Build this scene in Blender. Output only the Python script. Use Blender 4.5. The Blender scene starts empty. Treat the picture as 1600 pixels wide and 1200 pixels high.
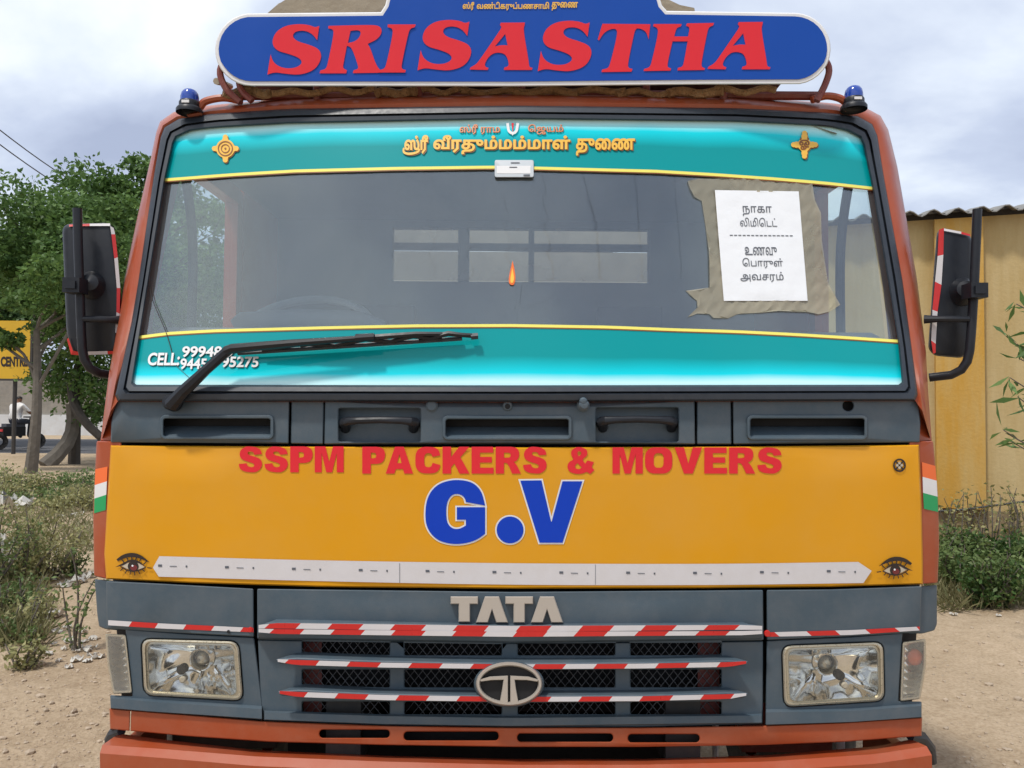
import bpy, bmesh, math, random
import numpy as np
from mathutils import Vector, Matrix
from mathutils.geometry import delaunay_2d_cdt

# ------------------------------------------------------------------ camera, world, sun, exposure
sc = bpy.context.scene
COL = sc.collection
FPX = 1250.0                       # focal length in pixels of the 1600 px wide photograph
CAM = Vector((0, 0, 1.45))
PITCH, ROLL = math.radians(1.83), math.radians(0.45)
cam = bpy.data.cameras.new('camera')
cam.sensor_width = 36.0
cam.lens = 36.0 * FPX / 1600.0
cam.clip_start, cam.clip_end = 0.05, 3000
cam_o = bpy.data.objects.new('camera', cam)
COL.objects.link(cam_o)
RM = Matrix.Rotation(math.radians(90) + PITCH, 3, 'X') @ Matrix.Rotation(ROLL, 3, 'Z')
cam_o.matrix_world = Matrix.Translation(CAM) @ RM.to_4x4()
sc.camera = cam_o

SUN_EL, SUN_AZ = math.radians(64), math.radians(222)     # azimuth clockwise from +Y; light from behind left
world = bpy.data.worlds.new("World")
sc.world = world
world.use_nodes = True
def build_world():
    nt = world.node_tree
    nt.nodes.clear()
    N, L = nt.nodes.new, nt.links.new
    out = N('ShaderNodeOutputWorld'); bg = N('ShaderNodeBackground')
    sky = N('ShaderNodeTexSky'); sky.sky_type = 'NISHITA'; sky.sun_disc = False
    sky.sun_elevation = SUN_EL; sky.sun_rotation = SUN_AZ
    sky.air_density = 1.2; sky.dust_density = 2.0
    geo = N('ShaderNodeTexCoord'); sep = N('ShaderNodeSeparateXYZ')
    L(geo.outputs['Generated'], sep.inputs[0])
    # cloud deck: directions projected on a flat layer overhead
    zz = N('ShaderNodeMath'); zz.operation = 'ADD'; L(sep.outputs['Z'], zz.inputs[0]); zz.inputs[1].default_value = 0.28
    zm = N('ShaderNodeMath'); zm.operation = 'MAXIMUM'; L(zz.outputs[0], zm.inputs[0]); zm.inputs[1].default_value = 0.06
    dx = N('ShaderNodeMath'); dx.operation = 'DIVIDE'; L(sep.outputs['X'], dx.inputs[0]); L(zm.outputs[0], dx.inputs[1])
    dy = N('ShaderNodeMath'); dy.operation = 'DIVIDE'; L(sep.outputs['Y'], dy.inputs[0]); L(zm.outputs[0], dy.inputs[1])
    cmb = N('ShaderNodeCombineXYZ'); L(dx.outputs[0], cmb.inputs[0]); L(dy.outputs[0], cmb.inputs[1])
    cmb.inputs[2].default_value = 1.7
    n1 = N('ShaderNodeTexNoise'); n1.inputs['Scale'].default_value = 1.15; n1.inputs['Detail'].default_value = 7
    n1.inputs['Roughness'].default_value = 0.52; n1.inputs['Distortion'].default_value = 0.25
    L(cmb.outputs[0], n1.inputs['Vector'])
    r1 = N('ShaderNodeValToRGB')
    e = r1.color_ramp.elements
    e[0].position, e[0].color = 0.36, (0.36, 0.41, 0.55, 1)
    e[1].position, e[1].color = 0.64, (0.93, 0.95, 0.95, 1)
    m = r1.color_ramp.elements.new(0.46); m.color = (0.50, 0.56, 0.70, 1)
    m2 = r1.color_ramp.elements.new(0.55); m2.color = (0.72, 0.78, 0.87, 1)
    L(n1.outputs['Fac'], r1.inputs['Fac'])
    sm = N('ShaderNodeMix'); sm.data_type = 'RGBA'; sm.blend_type = 'MULTIPLY'; sm.inputs['Factor'].default_value = 1
    L(sky.outputs[0], sm.inputs['A']); sm.inputs['B'].default_value = (0.10, 0.10, 0.10, 1)
    mx = N('ShaderNodeMix'); mx.data_type = 'RGBA'; mx.inputs['Factor'].default_value = 0.88
    L(sm.outputs['Result'], mx.inputs['A']); L(r1.outputs['Color'], mx.inputs['B'])
    L(mx.outputs['Result'], bg.inputs['Color']); bg.inputs['Strength'].default_value = 1.0
    L(bg.outputs[0], out.inputs[0])
build_world()
sun = bpy.data.lights.new('sun', 'SUN')
sun.energy, sun.angle, sun.color = 2.2, math.radians(5), (1.0, 0.95, 0.88)
sun_o = bpy.data.objects.new('sun', sun)
COL.objects.link(sun_o)
sd = Vector((math.sin(SUN_AZ) * math.cos(SUN_EL), math.cos(SUN_AZ) * math.cos(SUN_EL), math.sin(SUN_EL)))
sun_o.rotation_euler = sd.to_track_quat('Z', 'Y').to_euler()
sun_o.location = (0, -5, 12)
vs = sc.view_settings
vs.view_transform = 'Standard'; vs.look = 'None'; vs.gamma = 1.0; vs.exposure = 0.38
vs.use_curve_mapping = False
try:
    sc.cycles.use_denoising = True
    sc.cycles.max_bounces = 8
    sc.cycles.transparent_max_bounces = 12
    sc.cycles.caustics_reflective = False
    sc.cycles.caustics_refractive = False
except Exception:
    pass

R = random.Random(7)
NR = np.random.default_rng(11)

# ------------------------------------------------------------------ materials
def lin(r, g, b):
    f = lambda c: c / 12.92 if c <= 0.04045 else ((c + 0.055) / 1.055) ** 2.4
    return (f(r / 255), f(g / 255), f(b / 255))

def mat(name, col, rough=0.5, metal=0.0, var=0.12, scale=6.0, bump=0.0, bscale=60.0, coat=0.0, spec=0.5, dust=0.0,
        dustcol=(0.42, 0.36, 0.28), rvar=0.12, detail=6):
    m = bpy.data.materials.new(name); m.use_nodes = True
    nt = m.node_tree; N, L = nt.nodes.new, nt.links.new
    b = nt.nodes['Principled BSDF']
    b.inputs['Metallic'].default_value = metal
    b.inputs['Specular IOR Level'].default_value = spec
    b.inputs['Coat Weight'].default_value = coat
    b.inputs['Coat Roughness'].default_value = 0.12
    tc = N('ShaderNodeTexCoord')
    n = N('ShaderNodeTexNoise'); n.inputs['Scale'].default_value = scale; n.inputs['Detail'].default_value = detail
    n.inputs['Roughness'].default_value = 0.6
    L(tc.outputs['Object'], n.inputs['Vector'])
    mx = N('ShaderNodeMix'); mx.data_type = 'RGBA'
    lo = tuple(c * (1 - var) for c in col) + (1,)
    hi = tuple(min(1, c * (1 + var)) for c in col) + (1,)
    mx.inputs['A'].default_value = lo; mx.inputs['B'].default_value = hi
    L(n.outputs['Fac'], mx.inputs['Factor'])
    src = mx.outputs['Result']
    if dust > 0:
        n2 = N('ShaderNodeTexNoise'); n2.inputs['Scale'].default_value = scale * 2.3; n2.inputs['Detail'].default_value = 9
        n2.inputs['Roughness'].default_value = 0.7
        L(tc.outputs['Object'], n2.inputs['Vector'])
        mr = N('ShaderNodeMapRange'); mr.inputs['From Min'].default_value = 0.40; mr.inputs['From Max'].default_value = 0.75
        mr.inputs['To Max'].default_value = dust
        L(n2.outputs['Fac'], mr.inputs['Value'])
        d = N('ShaderNodeMix'); d.data_type = 'RGBA'
        L(mr.outputs[0], d.inputs['Factor']); L(src, d.inputs['A']); d.inputs['B'].default_value = (*dustcol, 1)
        src = d.outputs['Result']
    L(src, b.inputs['Base Color'])
    rr = N('ShaderNodeMapRange'); rr.inputs['To Min'].default_value = max(0.02, rough - rvar); rr.inputs['To Max'].default_value = min(1, rough + rvar)
    n3 = N('ShaderNodeTexNoise'); n3.inputs['Scale'].default_value = scale * 4; n3.inputs['Detail'].default_value = 4
    L(tc.outputs['Object'], n3.inputs['Vector']); L(n3.outputs['Fac'], rr.inputs['Value']); L(rr.outputs[0], b.inputs['Roughness'])
    if bump > 0:
        nb = N('ShaderNodeTexNoise'); nb.inputs['Scale'].default_value = bscale; nb.inputs['Detail'].default_value = 5
        L(tc.outputs['Object'], nb.inputs['Vector'])
        bp = N('ShaderNodeBump'); bp.inputs['Strength'].default_value = bump; bp.inputs['Distance'].default_value = 0.02
        L(nb.outputs['Fac'], bp.inputs['Height']); L(bp.outputs[0], b.inputs['Normal'])
    return m

M = {}
M['orange'] = mat('orange_paint', (0.34, 0.062, 0.018), 0.42, var=0.12, scale=3, coat=0.2, spec=.35, dust=0.13, bump=0.02, bscale=9)
M['yellow'] = mat('yellow_paint', (0.68, 0.305, 0.004), 0.42, var=0.08, scale=1.6, coat=0.05, spec=.3, dust=0.14, dustcol=(0.50, 0.34, 0.16), bump=0.10, bscale=2.5)
M['grey'] = mat('grey_plastic', (0.060, 0.090, 0.115), 0.5, var=0.12, scale=5, spec=.4, dust=0.24, dustcol=(0.20, 0.19, 0.18), bump=0.03, bscale=300)
M['rubber'] = mat('black_rubber', (0.020, 0.027, 0.038), 0.45, var=0.2, scale=20, dust=0.12, dustcol=(0.10, 0.10, 0.10))
M['black'] = mat('black_plastic', (0.010, 0.012, 0.017), 0.42, var=0.2, scale=15, spec=.35, dust=0.07, dustcol=(0.10, 0.095, 0.09))
M['void'] = mat('dark_interior', (0.010, 0.010, 0.011), 0.8, var=0.3, scale=8)
M['blue'] = mat('sign_blue', (0.004, 0.064, 0.37), 0.4, var=0.08, scale=3, spec=.25)
M['bluetext'] = mat('blue_vinyl', (0.002, 0.045, 0.46), 0.4, var=0.05, spec=.25)
M['redtext'] = mat('red_vinyl', (0.70, 0.024, 0.036), 0.42, var=0.06, spec=.25)
M['white'] = mat('white_paint', (0.74, 0.74, 0.74), 0.4, var=0.05, dust=0.2, dustcol=(0.5, 0.46, 0.42))
M['whitetape'] = mat('white_reflective_tape', (0.62, 0.60, 0.61), 0.35, var=0.05, scale=8, bump=0.05, bscale=500, dust=0.15)
M['redtape'] = mat('red_reflective_tape', (0.55, 0.020, 0.018), 0.32, var=0.1, scale=20, bump=0.05, bscale=500)
M['lineyellow'] = mat('yellow_vinyl', (0.80, 0.73, 0.15), 0.4, var=0.05, spec=.3)
M['gold'] = mat('gold_vinyl', (0.80, 0.46, 0.06), 0.35, var=0.1, scale=30)
M['goldshade'] = mat('brown_vinyl', (0.22, 0.07, 0.01), 0.4, var=0.1)
M['peach'] = mat('peach_vinyl', (0.66, 0.25, 0.12), 0.4, var=0.1)
M['chrome'] = mat('chrome', (0.72, 0.70, 0.66), 0.14, metal=1, var=0.05, rvar=0.06)
M['silver'] = mat('champagne_silver', (0.50, 0.46, 0.41), 0.35, metal=0.35, var=0.06, rvar=0.08)
M['bezel'] = mat('tarnished_chrome', (0.52, 0.48, 0.38), 0.3, metal=0.6, var=0.15, scale=30)
M['saffron'] = mat('saffron_tape', (0.85, 0.16, 0.035), 0.4, var=0.05)
M['green'] = mat('green_tape', (0.01, 0.32, 0.10), 0.4, var=0.05)
M['eyeblack'] = mat('black_vinyl', (0.02, 0.012, 0.010), 0.5)
M['eyered'] = mat('dark_red_vinyl', (0.16, 0.02, 0.02), 0.5)
M['paper'] = mat('white_paper', (0.76, 0.78, 0.80), 0.75, var=0.05, scale=8, bump=0.35, bscale=7)
M['ink'] = mat('grey_ink', (0.10, 0.11, 0.13), 0.8, var=0.2)
M['flame'] = mat('flame_orange', (0.80, 0.15, 0.02), 0.4)
M['flamey'] = mat('flame_yellow', (0.85, 0.50, 0.05), 0.4)
M['trim'] = mat('cab_trim_grey', (0.17, 0.18, 0.20), 0.7, var=0.1)
M['seat'] = mat('seat_vinyl', (0.06, 0.065, 0.08), 0.6)
M['cream'] = mat('cream_board', (0.50, 0.44, 0.34), 0.7, var=0.15, scale=10)
M['steel'] = mat('dark_steel', (0.035, 0.033, 0.032), 0.6, var=0.3, scale=20, dust=0.3, dustcol=(0.10, 0.08, 0.06))
M['mesh'] = mat('wire_mesh', (0.16, 0.16, 0.165), 0.45, metal=0.3)
M['maroon'] = mat('maroon_pipe', (0.18, 0.035, 0.028), 0.5, var=0.2, scale=20, dust=0.15)
M['rope'] = mat('coir_rope', (0.34, 0.22, 0.12), 0.9, var=0.35, scale=60, bump=0.6, bscale=150)
M['tarp'] = mat('beige_tarpaulin', (0.30, 0.26, 0.19), 0.8, var=0.25, scale=4, bump=0.6, bscale=10)
M['wood'] = mat('body_wood', (0.30, 0.12, 0.05), 0.7, var=0.2)
M['tyre'] = mat('tyre_rubber', (0.018, 0.018, 0.019), 0.8, dust=0.3)
M['bluelens'] = mat('blue_lens', (0.006, 0.05, 0.34), 0.12, var=0.1, coat=0.6)
M['amber'] = mat('amber_bulb', (0.65, 0.10, 0.02), 0.2)
M['steer'] = mat('steering_plastic', (0.30, 0.32, 0.36), 0.3)  # grey lightened to stand in for reflections along the wheel rim

def glassy(name, tint, refl, rough, dust_haze_col=None, dust_haze_amt=0.0):
    m = bpy.data.materials.new(name); m.use_nodes = True
    nt = m.node_tree; nt.nodes.clear(); N, L = nt.nodes.new, nt.links.new
    out = N('ShaderNodeOutputMaterial')
    tr = N('ShaderNodeBsdfTransparent'); tr.inputs['Color'].default_value = (*tint, 1)
    gl = N('ShaderNodeBsdfGlossy'); gl.inputs['Roughness'].default_value = rough; gl.inputs['Color'].default_value = (.84, .93, 1, 1)
    lw = N('ShaderNodeLayerWeight'); lw.inputs['Blend'].default_value = 0.5
    fr = N('ShaderNodeMath'); fr.operation = 'POWER'; L(lw.outputs['Facing'], fr.inputs[0]); fr.inputs[1].default_value = 4.0
    ad = N('ShaderNodeMath'); ad.operation = 'MULTIPLY_ADD'
    L(fr.outputs[0], ad.inputs[0]); ad.inputs[1].default_value = 0.8; ad.inputs[2].default_value = refl; ad.use_clamp = True
    mx = N('ShaderNodeMixShader'); L(ad.outputs[0], mx.inputs[0]); L(tr.outputs[0], mx.inputs[1]); L(gl.outputs[0], mx.inputs[2])
    cur = mx.outputs[0]
    if dust_haze_col:
        df = N('ShaderNodeBsdfDiffuse'); df.inputs['Color'].default_value = (*dust_haze_col, 1)
        tc = N('ShaderNodeTexCoord'); ns = N('ShaderNodeTexNoise'); ns.inputs['Scale'].default_value = 1.7; ns.inputs['Detail'].default_value = 9; ns.inputs['Roughness'].default_value = .62; ns.inputs['Distortion'].default_value = .6
        L(tc.outputs['Object'], ns.inputs['Vector'])
        mr = N('ShaderNodeMapRange'); mr.inputs['From Min'].default_value = .3; mr.inputs['From Max'].default_value = .7; mr.inputs['To Min'].default_value = dust_haze_amt * 0.5; mr.inputs['To Max'].default_value = dust_haze_amt * 1.5
        L(ns.outputs['Fac'], mr.inputs['Value'])
        m2 = N('ShaderNodeMixShader'); L(mr.outputs[0], m2.inputs[0]); L(cur, m2.inputs[1]); L(df.outputs[0], m2.inputs[2])
        cur = m2.outputs[0]
    L(cur, out.inputs[0])
    return m
M['glass'] = glassy('windscreen_glass', (0.90, 0.95, 0.95), 0.105, 0.01, (0.50, 0.51, 0.53), 0.045)
M['rearglass'] = glassy('hazed_rear_glass', (0.9, 0.9, 0.88), 0.03, 0.05, (0.50, 0.44, 0.37), 0.38)  # warm haze painted into the pane to soften contrast behind it
M['sideglass'] = glassy('door_glass', (0.86, 0.93, 0.92), 0.02, 0.01)
M['hazylens'] = glassy('indicator_lens', (0.95, 0.94, 0.90), 0.05, 0.05, (0.66, 0.63, 0.58), 0.20)
M['lens'] = glassy('lamp_lens', (0.95, 0.95, 0.93), 0.03, 0.02, (.60, .57, .50), .07)
M['tapefilm'] = glassy('brown_packing_tape', (0.88, 0.84, 0.70), 0.06, 0.14, (0.50, 0.45, 0.33), 0.42)

def band_mat(name, flip):
    m = bpy.data.materials.new(name); m.use_nodes = True
    nt = m.node_tree; N, L = nt.nodes.new, nt.links.new
    b = nt.nodes['Principled BSDF']
    uv = N('ShaderNodeUVMap'); sp = N('ShaderNodeSeparateXYZ'); L(uv.outputs[0], sp.inputs[0])
    ns = N('ShaderNodeTexNoise'); ns.inputs['Scale'].default_value = 2.2; ns.inputs['Detail'].default_value = 3
    tc = N('ShaderNodeTexCoord'); L(tc.outputs['Object'], ns.inputs['Vector'])
    wob = N('ShaderNodeMath'); wob.operation = 'MULTIPLY_ADD'; L(ns.outputs['Fac'], wob.inputs[0]); wob.inputs[1].default_value = 0.16
    L(sp.outputs['Y'], wob.inputs[2])
    rp = N('ShaderNodeValToRGB'); el = rp.color_ramp.elements
    teal, cyan, pale = (0.0, 0.28, 0.295, 1), (0.002, 0.62, 0.72, 1), (0.55, 0.86, 0.88, 1)
    if not flip:      # pale at the top edge
        el[0].position, el[0].color = 0.17, pale
        el[1].position, el[1].color = 0.62, teal
        k = el.new(0.34); k.color = cyan
    else:
        el[0].position, el[0].color = 0.58, teal
        el[1].position, el[1].color = 1.10, pale
        k = el.new(0.86); k.color = cyan
    L(wob.outputs[0], rp.inputs['Fac'])
    L(rp.outputs['Color'], b.inputs['Base Color'])
    b.inputs['Roughness'].default_value = 0.35
    b.inputs['Specular IOR Level'].default_value = .1; b.inputs['Coat Weight'].default_value = 0.32; b.inputs['Coat Roughness'].default_value = 0.02
    return m
M['bandtop'] = band_mat('teal_sunstrip_print', False)
M['bandlow'] = band_mat('teal_lower_print', True)

def leaf_mat(name, c1, c2, trans=0.3):
    m = bpy.data.materials.new(name); m.use_nodes = True
    nt = m.node_tree; N, L = nt.nodes.new, nt.links.new
    b = nt.nodes['Principled BSDF']; out = nt.nodes['Material Output']
    g = N('ShaderNodeNewGeometry'); tc = N('ShaderNodeTexCoord')
    ns = N('ShaderNodeTexNoise'); ns.inputs['Scale'].default_value = 1.3; ns.inputs['Detail'].default_value = 2
    L(tc.outputs['Object'], ns.inputs['Vector'])
    av = N('ShaderNodeMath'); av.operation = 'ADD'; L(g.outputs['Random Per Island'], av.inputs[0]); L(ns.outputs['Fac'], av.inputs[1])
    hf = N('ShaderNodeMath'); hf.operation = 'MULTIPLY'; L(av.outputs[0], hf.inputs[0]); hf.inputs[1].default_value = 0.5
    mx = N('ShaderNodeMix'); mx.data_type = 'RGBA'; mx.inputs['A'].default_value = (*c1, 1); mx.inputs['B'].default_value = (*c2, 1)
    L(hf.outputs[0], mx.inputs['Factor'])
    L(mx.outputs['Result'], b.inputs['Base Color']); b.inputs['Roughness'].default_value = 0.55
    b.inputs['Specular IOR Level'].default_value = 0.3
    tl = N('ShaderNodeBsdfTranslucent'); L(mx.outputs['Result'], tl.inputs['Color'])
    ms = N('ShaderNodeMixShader'); ms.inputs[0].default_value = trans
    L(b.outputs[0], ms.inputs[1]); L(tl.outputs[0], ms.inputs[2]); L(ms.outputs[0], out.inputs[0])
    return m
M['leaf'] = leaf_mat('tree_leaves', (0.026, 0.075, 0.018), (0.19, 0.31, 0.085))
M['leaf2'] = leaf_mat('dark_tree_leaves', (0.018, 0.052, 0.014), (0.085, 0.16, 0.04))
M['weed'] = leaf_mat('weed_leaves', (0.055, 0.11, 0.035), (0.22, 0.29, 0.10))
M['dryweed'] = leaf_mat('dry_weed_leaves', (0.16, 0.19, 0.07), (0.46, 0.42, 0.20))
M['grassm'] = leaf_mat('grass_blades', (0.09, 0.11, 0.04), (0.32, 0.28, 0.15))
M['bark'] = mat('grey_bark', (0.13, 0.115, 0.095), 0.9, var=0.4, scale=8, bump=0.8, bscale=12)
M['barkd'] = mat('dark_bark', (0.06, 0.05, 0.04), 0.9, var=0.4, scale=8, bump=0.8, bscale=12)
M['pebble'] = mat('pebble_stone', (0.42, 0.34, 0.25), 0.9, var=0.4, scale=2)
M['plastic'] = mat('white_plastic_litter', (0.52, 0.50, 0.45), 0.6, var=0.35, scale=14)

# ------------------------------------------------------------------ object helpers
def tag(o, label=None, cat=None, group=None, kind=None):
    if label: o['label'] = label
    if cat: o['category'] = cat
    if group: o['group'] = group
    if kind: o['kind'] = kind
    return o

WLOC = {}
def empty(name, loc, label, cat, group=None):
    e = bpy.data.objects.new(name, None); e.empty_display_size = 0.2
    e.location = loc; COL.objects.link(e); WLOC[e.name] = Vector(loc)
    return tag(e, label, cat, group)

def link(name, me, mats, parent=None, origin=None):
    for mm in (mats if isinstance(mats, (list, tuple)) else [mats]):
        me.materials.append(M[mm] if isinstance(mm, str) else mm)
    o = bpy.data.objects.new(name, me); COL.objects.link(o)
    pl = WLOC.get(parent.name, Vector((0, 0, 0))) if parent else Vector((0, 0, 0))
    if origin is None:
        origin = Vector((0, 0, 0))
        if me.vertices:
            co = np.empty(len(me.vertices) * 3); me.vertices.foreach_get('co', co); co = co.reshape(-1, 3)
            origin = Vector(((co[:, 0].min() + co[:, 0].max()) / 2, (co[:, 1].min() + co[:, 1].max()) / 2,
                             co[:, 2].min() if parent is None else (co[:, 2].min() + co[:, 2].max()) / 2))
    me.transform(Matrix.Translation(-origin))
    if parent: o.parent = parent
    o.location = origin - pl
    WLOC[o.name] = Vector(origin)
    return o

def smooth(me, ang=35):
    bm = bmesh.new(); bm.from_mesh(me)
    bmesh.ops.recalc_face_normals(bm, faces=bm.faces)
    a = math.radians(ang)
    for f in bm.faces: f.smooth = True
    for e in bm.edges:
        e.smooth = not (len(e.link_faces) == 2 and e.calc_face_angle(0) > a)
    bm.to_mesh(me); bm.free()

def mk(name, verts, faces, mats, parent=None, sm=35, midx=None, weld=0.0, uv=None):
    me = bpy.data.meshes.new(name)
    me.from_pydata([tuple(v) for v in verts], [], faces)
    if midx: me.polygons.foreach_set('material_index', midx)
    if uv is not None:
        ul = me.uv_layers.new(name='UVMap')
        for lp in me.loops: ul.data[lp.index].uv = uv[lp.vertex_index]
    if weld > 0:
        bm = bmesh.new(); bm.from_mesh(me)
        bmesh.ops.remove_doubles(bm, verts=bm.verts, dist=weld); bm.to_mesh(me); bm.free()
    if sm: smooth(me, sm)
    return link(name, me, mats, parent)

class MB:
    """collects simple solids into one mesh"""
    def __init__(s): s.v, s.f, s.m = [], [], []
    def add(s, vs, fs, mi=0):
        b = len(s.v); s.v += [tuple(v) for v in vs]; s.f += [tuple(i + b for i in f) for f in fs]; s.m += [mi] * len(fs)
    def box(s, c, size, rot=None, mi=0):
        hx, hy, hz = [d / 2 for d in size]; vs = []
        for x in (-hx, hx):
            for y in (-hy, hy):
                for z in (-hz, hz):
                    p = Vector((x, y, z))
                    if rot is not None: p = rot @ p
                    vs.append(p + Vector(c))
        s.add(vs, [(0, 1, 3, 2), (4, 6, 7, 5), (0, 4, 5, 1), (2, 3, 7, 6), (0, 2, 6, 4), (1, 5, 7, 3)], mi)
    def tube(s, pts, r, n=10, cap=True, mi=0):
        pts = [Vector(p) for p in pts]
        rs = r if isinstance(r, (list, tuple)) else [r] * len(pts)
        ref = Vector((0, 0, 1)); rings = []
        for i, p in enumerate(pts):
            d = (pts[min(i + 1, len(pts) - 1)] - pts[max(i - 1, 0)]).normalized()
            if abs(d.dot(ref)) > 0.95: ref = Vector((0, 1, 0)) if abs(d.y) < 0.9 else Vector((1, 0, 0))
            u = d.cross(ref).normalized(); w = u.cross(d).normalized(); ref = w
            rings.append([p + (u * math.cos(2 * math.pi * k / n) + w * math.sin(2 * math.pi * k / n)) * rs[i] for k in range(n)])
        vs = [v for rg in rings for v in rg]; fs = []
        for i in range(len(rings) - 1):
            for k in range(n):
                fs.append((i * n + k, i * n + (k + 1) % n, (i + 1) * n + (k + 1) % n, (i + 1) * n + k))
        if cap:
            fs.append(tuple(range(n))[::-1]); fs.append(tuple((len(rings) - 1) * n + k for k in range(n)))
        s.add(vs, fs, mi)
    def lathe(s, c, axis, prof, n=24, mi=0):
        ax = Vector(axis).normalized(); ref = Vector((0, 0, 1)) if abs(ax.z) < 0.9 else Vector((1, 0, 0))
        u = ax.cross(ref).normalized(); w = ax.cross(u)
        vs, fs = [], []
        for (r, h) in prof:
            for k in range(n):
                a = 2 * math.pi * k / n
                vs.append(Vector(c) + ax * h + (u * math.cos(a) + w * math.sin(a)) * r)
        for i in range(len(prof) - 1):
            for k in range(n):
                fs.append((i * n + k, i * n + (k + 1) % n, (i + 1) * n + (k + 1) % n, (i + 1) * n + k))
        s.add(vs, fs, mi)
    def build(s, name, mats, parent=None, sm=35):
        return mk(name, s.v, s.f, mats, parent, sm, s.m)

# ------------------------------------------------------------------ front-of-cab surface
XC = 0.012
def Fy(x, z):
    a = abs(x - XC)
    y = 2.05 + 0.07 * a * a + 0.9 * max(0, a - 0.98) ** 2
    if z > 1.49: y += (z - 1.49) * 0.29 + 0.035 * a * a * min(1, (z - 1.49) * 4)
    return y
def rayd(u, v):
    d = RM @ Vector(((u - 800) / FPX, (600 - v) / FPX, -1))
    return d / d.y
def S(u, v, off=0.0):
    d = rayd(u, v); y = 2.1
    for _ in range(14):
        p = CAM + d * y; y = Fy(p.x, p.z) - off
    return CAM + d * y
def at(u, v, y):
    return CAM + rayd(u, v) * y
def surf(off): return lambda u, v: S(u, v, off)
def plane(y): return lambda u, v: at(u, v, y)

def resample(pts, n, closed=False):
    p = np.array(pts, float)
    if closed: p = np.vstack([p, p[:1]])
    d = np.r_[0, np.cumsum(np.hypot(*np.diff(p, axis=0).T))]
    t = np.linspace(0, d[-1], n + 1 if closed else n)
    q = np.c_[np.interp(t, d, p[:, 0]), np.interp(t, d, p[:, 1])]
    return [tuple(a) for a in (q[:-1] if closed else q)]
def xsample(pts, xs):
    p = np.array(pts, float); return [(x, float(np.interp(x, p[:, 0], p[:, 1]))) for x in xs]
def crom(pts, n=6):
    P = [np.array(p, float) for p in pts]; P = [2 * P[0] - P[1]] + P + [2 * P[-1] - P[-2]]; out = []
    for i in range(1, len(P) - 2):
        for k in range(n):
            t = k / n; a, b, c, d = P[i - 1], P[i], P[i + 1], P[i + 2]
            out.append(tuple(0.5 * (2 * b + (c - a) * t + (2 * a - 5 * b + 4 * c - d) * t * t + (3 * b - a - 3 * c + d) * t ** 3)))
    out.append(tuple(P[-2])); return out
def rrect(x0, y0, x1, y1, r, n=5):
    out = []
    for cx, cy, a0 in ((x1 - r, y1 - r, 0), (x0 + r, y1 - r, 90), (x0 + r, y0 + r, 180), (x1 - r, y0 + r, 270)):
        for k in range(n + 1):
            a = math.radians(a0 + 90 * k / n); out.append((cx + r * math.cos(a), cy + r * math.sin(a)))
    return out
def roundpoly(pts, r, n=4):
    out = []; m = len(pts)
    for i in range(m):
        p, a, b = (np.array(pts[j], float) for j in (i, i - 1, (i + 1) % m))
        rr = r[i] if isinstance(r, (list, tuple)) else r
        if rr <= 0: out.append(tuple(p)); continue
        da, db = a - p, b - p; la, lb = np.hypot(*da), np.hypot(*db)
        rr = min(rr, la * 0.45, lb * 0.45)
        s, e = p + da / la * rr, p + db / lb * rr
        for k in range(n + 1):
            t = k / n; out.append(tuple((1 - t) ** 2 * s + 2 * t * (1 - t) * p + t * t * e))
    return out
def ell(cx, cy, rx, ry, n=28, a0=0, a1=360):
    full = abs(a1 - a0) >= 360
    return [(cx + rx * math.cos(math.radians(a0 + (a1 - a0) * k / (n if full else n - 1))),
             cy + ry * math.sin(math.radians(a0 + (a1 - a0) * k / (n if full else n - 1)))) for k in range(n)]
def area(c):
    p = np.array(c); x, y = p[:, 0], p[:, 1]; return 0.5 * float(np.sum(x * np.roll(y, -1) - np.roll(x, -1) * y))
def dedupe(c):
    out = []
    for p in c:
        if not out or (abs(p[0] - out[-1][0]) + abs(p[1] - out[-1][1])) > 1e-5: out.append(tuple(p))
    if len(out) > 1 and abs(out[0][0] - out[-1][0]) + abs(out[0][1] - out[-1][1]) < 1e-5: out.pop()
    return out
def offs(c, d, lim=2.2):
    """mitre offset; positive d moves to the right of travel (outward for a counter-clockwise loop)"""
    c = dedupe(c); p = np.array(c, float); n = len(p)
    e = np.roll(p, -1, 0) - p; e /= np.maximum(np.hypot(e[:, 0], e[:, 1]), 1e-9)[:, None]
    nm = np.c_[e[:, 1], -e[:, 0]]; a, b = np.roll(nm, 1, 0), nm
    s = a + b; k = np.maximum(1 + (a * b).sum(1), 2 / lim ** 2)
    return [tuple(q) for q in p + s / k[:, None] * d]
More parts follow.
